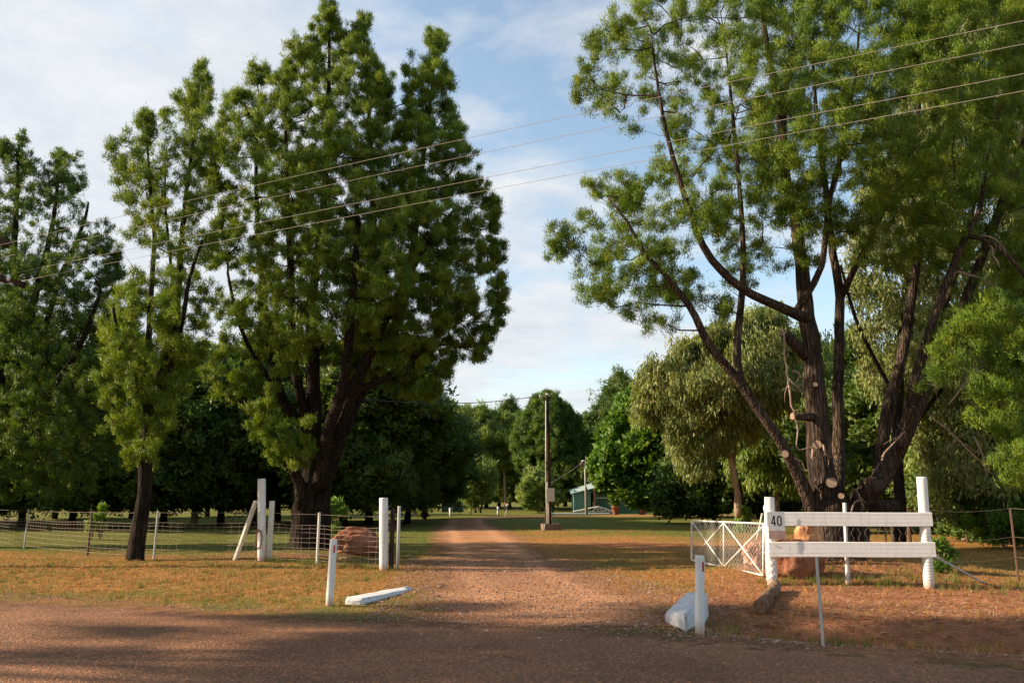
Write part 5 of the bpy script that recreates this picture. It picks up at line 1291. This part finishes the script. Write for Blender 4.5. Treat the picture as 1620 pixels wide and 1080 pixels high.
# ------------------------------------------------------------------ ground cover: grass, gravel, litter, twigs
rs = np.random.RandomState(77)
def road_e(x, y): return y - (10.1 - .37 * x)
def drive_mask(x, y):
    m = np.zeros(len(x), bool)
    T = np.array(tab); l = np.interp(y, T[:, 0], T[:, 1]); r_ = np.interp(y, T[:, 0], T[:, 2])
    return (x > l + .1) & (x < r_ - .1)
def scatter(n, ymin, ymax, power=1.0):
    y = ymin + (ymax - ymin) * rs.uniform(0, 1, n) ** power
    x = rs.uniform(-.72, .72, n) * y * 1.0 * (810 / 1260 / .64)
    return x, y
from mathutils import noise as NZ
def pn(x, y, sc, s=0): return np.array([NZ.noise(Vector((a * sc, b * sc, s))) for a, b in zip(x, y)])
def blades(name, n, ymin, ymax, hh, ww, power, keepf, m, lab=None):
    x, y = scatter(n, ymin, ymax, power); k = keepf(x, y) > rs.uniform(0, 1, n); x, y = x[k], y[k]; N = len(x)
    z = hgt(x, y); p = np.stack([x, y, z - .005], 1)
    a = rs.uniform(0, 6.28, N); h_ = hh * rs.uniform(.4, 1.4, N) * (.55 + 1.5 * np.clip(pn(x, y, 2.4, 5) + .45, 0, 1.2)); w_ = ww * (y / 12) ** .6
    s = np.stack([np.cos(a), np.sin(a), 0 * a], 1) * w_[:, None]
    ln = rs.normal(size=(N, 2)) * .6
    tip = p + np.stack([ln[:, 0] * h_, ln[:, 1] * h_, h_], 1)
    V = np.stack([p - s, p + s, tip], 1).reshape(-1, 3); tone = np.repeat(rs.uniform(0, 1, N), 3)
    return np_mesh(name, V, 3, m, tone)
def gmat(name, c0, c1, c2):
    m = mat(name, c1, .8, 0, .1); t = NT(m); col = t.ramp(t.attr('tone'), [(0, c0), (.5, c1), (1, c2)])
    t.l(col, t.b.inputs['Base Color'])
    tr = t.n('ShaderNodeBsdfTranslucent'); t.l(col, tr.inputs[0]); mx = t.n('ShaderNodeMixShader'); mx.inputs[0].default_value = .3
    out = [n for n in t.t.nodes if n.type == 'OUTPUT_MATERIAL'][0]; t.l(t.b.outputs[0], mx.inputs[1]); t.l(tr.outputs[0], mx.inputs[2]); t.l(mx.outputs[0], out.inputs[0]); return m
M['blade_green'] = gmat('green_grass_blades', (.08, .105, .016), (.17, .195, .034), (.32, .29, .08))
M['blade_straw'] = gmat('dry_grass_blades', (.22, .105, .032), (.44, .22, .070), (.64, .39, .16))
def k_straw(x, y):
    e = road_e(x, y); k = np.clip(dry_f(x, y) * 1.1, 0, 1) * np.clip(1 - .8 * bare_f(x, y), .1, 1) * sstep(.15, .6, e + .25 * pn(x, y, 1.3)) * ~drive_mask(x, y)
    return k * (.55 + .6 * pn(x, y, .8, 3))
def k_green(x, y):
    e = road_e(x, y); k = np.clip(1.05 - dry_f(x, y), 0.05, 1) * np.clip(1 - .9 * bare_f(x, y), .05, 1) * sstep(.15, .6, e + .2 * pn(x, y, 1.3)) * ~drive_mask(x, y)
    return k * (.55 + 1.1 * pn(x, y, .6, 8))
o = blades('grass', 320000, 8.2, 24, .030, .0045, .8, k_straw, M['blade_straw']); tag(o, 'dry straw-coloured mown grass on the verges', 'grass', kind='stuff')
o = blades('grass', 240000, 8.2, 46, .034, .0045, .9, k_green, M['blade_green']); tag(o, 'patchy green mown grass of lawn and verges', 'grass', kind='stuff')
# longer weeds along the ditch and fence lines
def weeds(lines, n, hmin, hmax, m, name, lab):
    Vs = []
    for (a, b, wd, cnt) in lines:
        for _ in range(cnt):
            u = rs.rand(); x = a[0] + (b[0] - a[0]) * u + rs.normal() * wd; y = a[1] + (b[1] - a[1]) * u + rs.normal() * wd
            z = H(x, y); nb = rs.randint(6, 16)
            for _ in range(nb):
                h_ = rs.uniform(hmin, hmax); an = rs.uniform(0, 6.28); dx, dy = math.cos(an), math.sin(an); l_ = rs.uniform(.1, .7) * h_; w_ = .004
                bx, by = x + rs.normal() * .02, y + rs.normal() * .02
                Vs += [(bx - dy * w_, by + dx * w_, z - .01), (bx + dy * w_, by - dx * w_, z - .01), (bx + dx * l_, by + dy * l_, z + h_)]
    V = np.array(Vs); o = np_mesh(name, V, 3, m, np.repeat(rs.uniform(0, 1, len(V) // 3), 3)); return tag(o, lab, 'weeds', kind='stuff')
F = [(q.x, q.y) for q in line]
weeds([(F[5], F[6], .12, 60), (F[6], F[7], .12, 80), ((pl.x, pl.y + .3), (pr.x, pr.y + .3), .3, 130), ((2.6, 9.9), (7.5, 8.3), .25, 130), ((-9, 13.6), (-3, 11.5), .2, 18), ((6.2, 15.5), (9, 14.5), .5, 90), ((7.6, 13.6), (10, 14.5), .5, 80)], 0, .05, .17, M['blade_green'], 'weeds', 'scattered longer weeds along fence lines and ditch edge')
def tufts(n, xr, yr, hmin, hmax, m, lab):
    L_ = []
    for _ in range(n):
        x = rs.uniform(*xr); y = rs.uniform(*yr) - .30 * x * (xr[1] < 0)
        if road_e(x, y) < .15: continue
        if NZ.noise(Vector((x * .9, y * .9, 4))) < rs.uniform(-.5, .15): continue
        L_.append(((x, y), (x + .02, y), .03, 2))
    weeds(L_, 0, hmin, hmax, m, 'grass_tufts', lab)
tufts(1500, (-12.5, -2.4), (11.2, 17), .03, .085, M['blade_straw'], 'small dry tufts on the left verge')
tufts(800, (-12.5, -2.4), (11.2, 17), .03, .075, M['blade_green'], 'small green tufts on the left verge')
tufts(800, (1.5, 9.5), (8, 18), .03, .10, M['blade_straw'], 'small dry tufts on the right verge')
# gravel on track mouth and road edge
def pebbles(name, n, region, smin, smax, m, lab, cat='gravel'):
    x, y = region(n); N = len(x); base = np.array([(1, 0, 0), (0, 1, 0), (-1, 0, 0), (0, -1, 0), (0, 0, .8), (0, 0, -.5)], float)
    F_ = np.array([(0, 1, 4), (1, 2, 4), (2, 3, 4), (3, 0, 4), (1, 0, 5), (2, 1, 5), (3, 2, 5), (0, 3, 5)])
    s = rs.uniform(smin, smax, N) ** 1.0; a = rs.uniform(0, 6.28, N)
    B = base[None] * rs.uniform(.6, 1.3, (N, 6, 1)); ca, sa_ = np.cos(a)[:, None], np.sin(a)[:, None]
    X = (B[..., 0] * ca - B[..., 1] * sa_) * s[:, None] + x[:, None]; Y = (B[..., 0] * sa_ + B[..., 1] * ca) * s[:, None] + y[:, None]
    Z = B[..., 2] * s[:, None] * .7 + hgt(x, y)[:, None] + .012 + s[:, None] * .1
    P = np.stack([X, Y, Z], -1)[:, F_].reshape(-1, 3); o = np_mesh(name, P, 3, m, np.repeat(rs.uniform(0, 1, N), 24)); return tag(o, lab, cat, kind='stuff')
M['pebble'] = gmat('gravel_chips', (.20, .095, .06), (.38, .22, .15), (.58, .42, .33))
def reg_drive(n):
    y = 8.5 + 13 * rs.uniform(0, 1, n) ** 1.2; T = np.array(tab); l = np.interp(y, T[:, 0], T[:, 1]) - .5; r_ = np.interp(y, T[:, 0], T[:, 2]) + .5
    x = l + (r_ - l) * rs.uniform(0, 1, n); k = road_e(x, y) > -.6 - rs.uniform(0, 1, n) ; return x[k], y[k]
def reg_edge(n):
    x = rs.uniform(-11, 7, n); y = 10.1 - .37 * x + rs.normal(size=n) * .30 + .05; return x, y
pebbles('gravel', 26000, reg_drive, .005, .018, M['pebble'], 'loose pinkish gravel on the mouth of the track')
pebbles('gravel', 7000, reg_edge, .004, .014, M['pebble'], 'loose stone chips along the bitumen edge')
pebbles('gravel', 420, reg_drive, .018, .040, M['pebble'], 'larger loose stones scattered over the track mouth')
# fallen leaves and bark litter
M['litter'] = gmat('dead_leaf_litter', (.16, .07, .035), (.34, .19, .10), (.60, .45, .32))
def leaf_litter(n, regs):
    Vs = []
    for (cx_, cy_, sx_, sy_, cnt) in regs:
        for _ in range(cnt):
            x = cx_ + rs.normal() * sx_; y = cy_ + rs.normal() * sy_
            if road_e(x, y) < -.2: continue
            z = H(x, y) + .012; a = rs.uniform(0, 6.28); l_ = rs.uniform(.02, .055); w_ = l_ * .28; dx, dy = math.cos(a), math.sin(a); tl = rs.uniform(-.012, .018)
            Vs += [(x, y, z), (x + dx * l_ - dy * w_, y + dy * l_ + dx * w_, z + .006), (x + 2 * dx * l_, y + 2 * dy * l_, z + abs(tl)), (x + dx * l_ + dy * w_, y + dy * l_ - dx * w_, z + .004)]
    V = np.array(Vs); o = np_mesh('fallen_leaves', V, 4, M['litter'], np.repeat(rs.uniform(0, 1, len(V) // 4), 4)); return tag(o, 'scattered dead leaves on verges and under the trees', 'leaves', kind='stuff')
leaf_litter(0, [(-5, 20.2, 1.8, .7, 2600), (6.2, 14.6, 2.2, 1.4, 4200), (4.5, 11.5, 2.2, 1.0, 1800), (-5, 15, 4, 2, 500), (3, 20, 5, 4, 900), (7, 17, 2.5, 1.5, 1500), (-7, 15.5, 2.5, 1.5, 700), (6, 11, 2, .8, 1500)])
for (pts_, lab) in [([(700, 927), (690, 930), (672, 933), (655, 934)], 'forked bare twig lying on the track mouth'), ([(725, 972), (735, 968)], 'small dark stick lying on the bitumen')]:
    P = [g(x, y) + Vector((0, 0, .035)) for x, y in pts_]; mb = MB(); mb.tube(P, [.012] + [.008] * (len(P) - 2) + [.004], 6)
    if len(P) > 2: mb.tube([P[1], P[1] + Vector((.12, -.15, .02))], .006, 5); mb.tube([P[1], P[1] + Vector((.2, .06, .01))], .005, 5)
    o = mb.build('twig', M['twig']); tag(o, lab, 'twig')
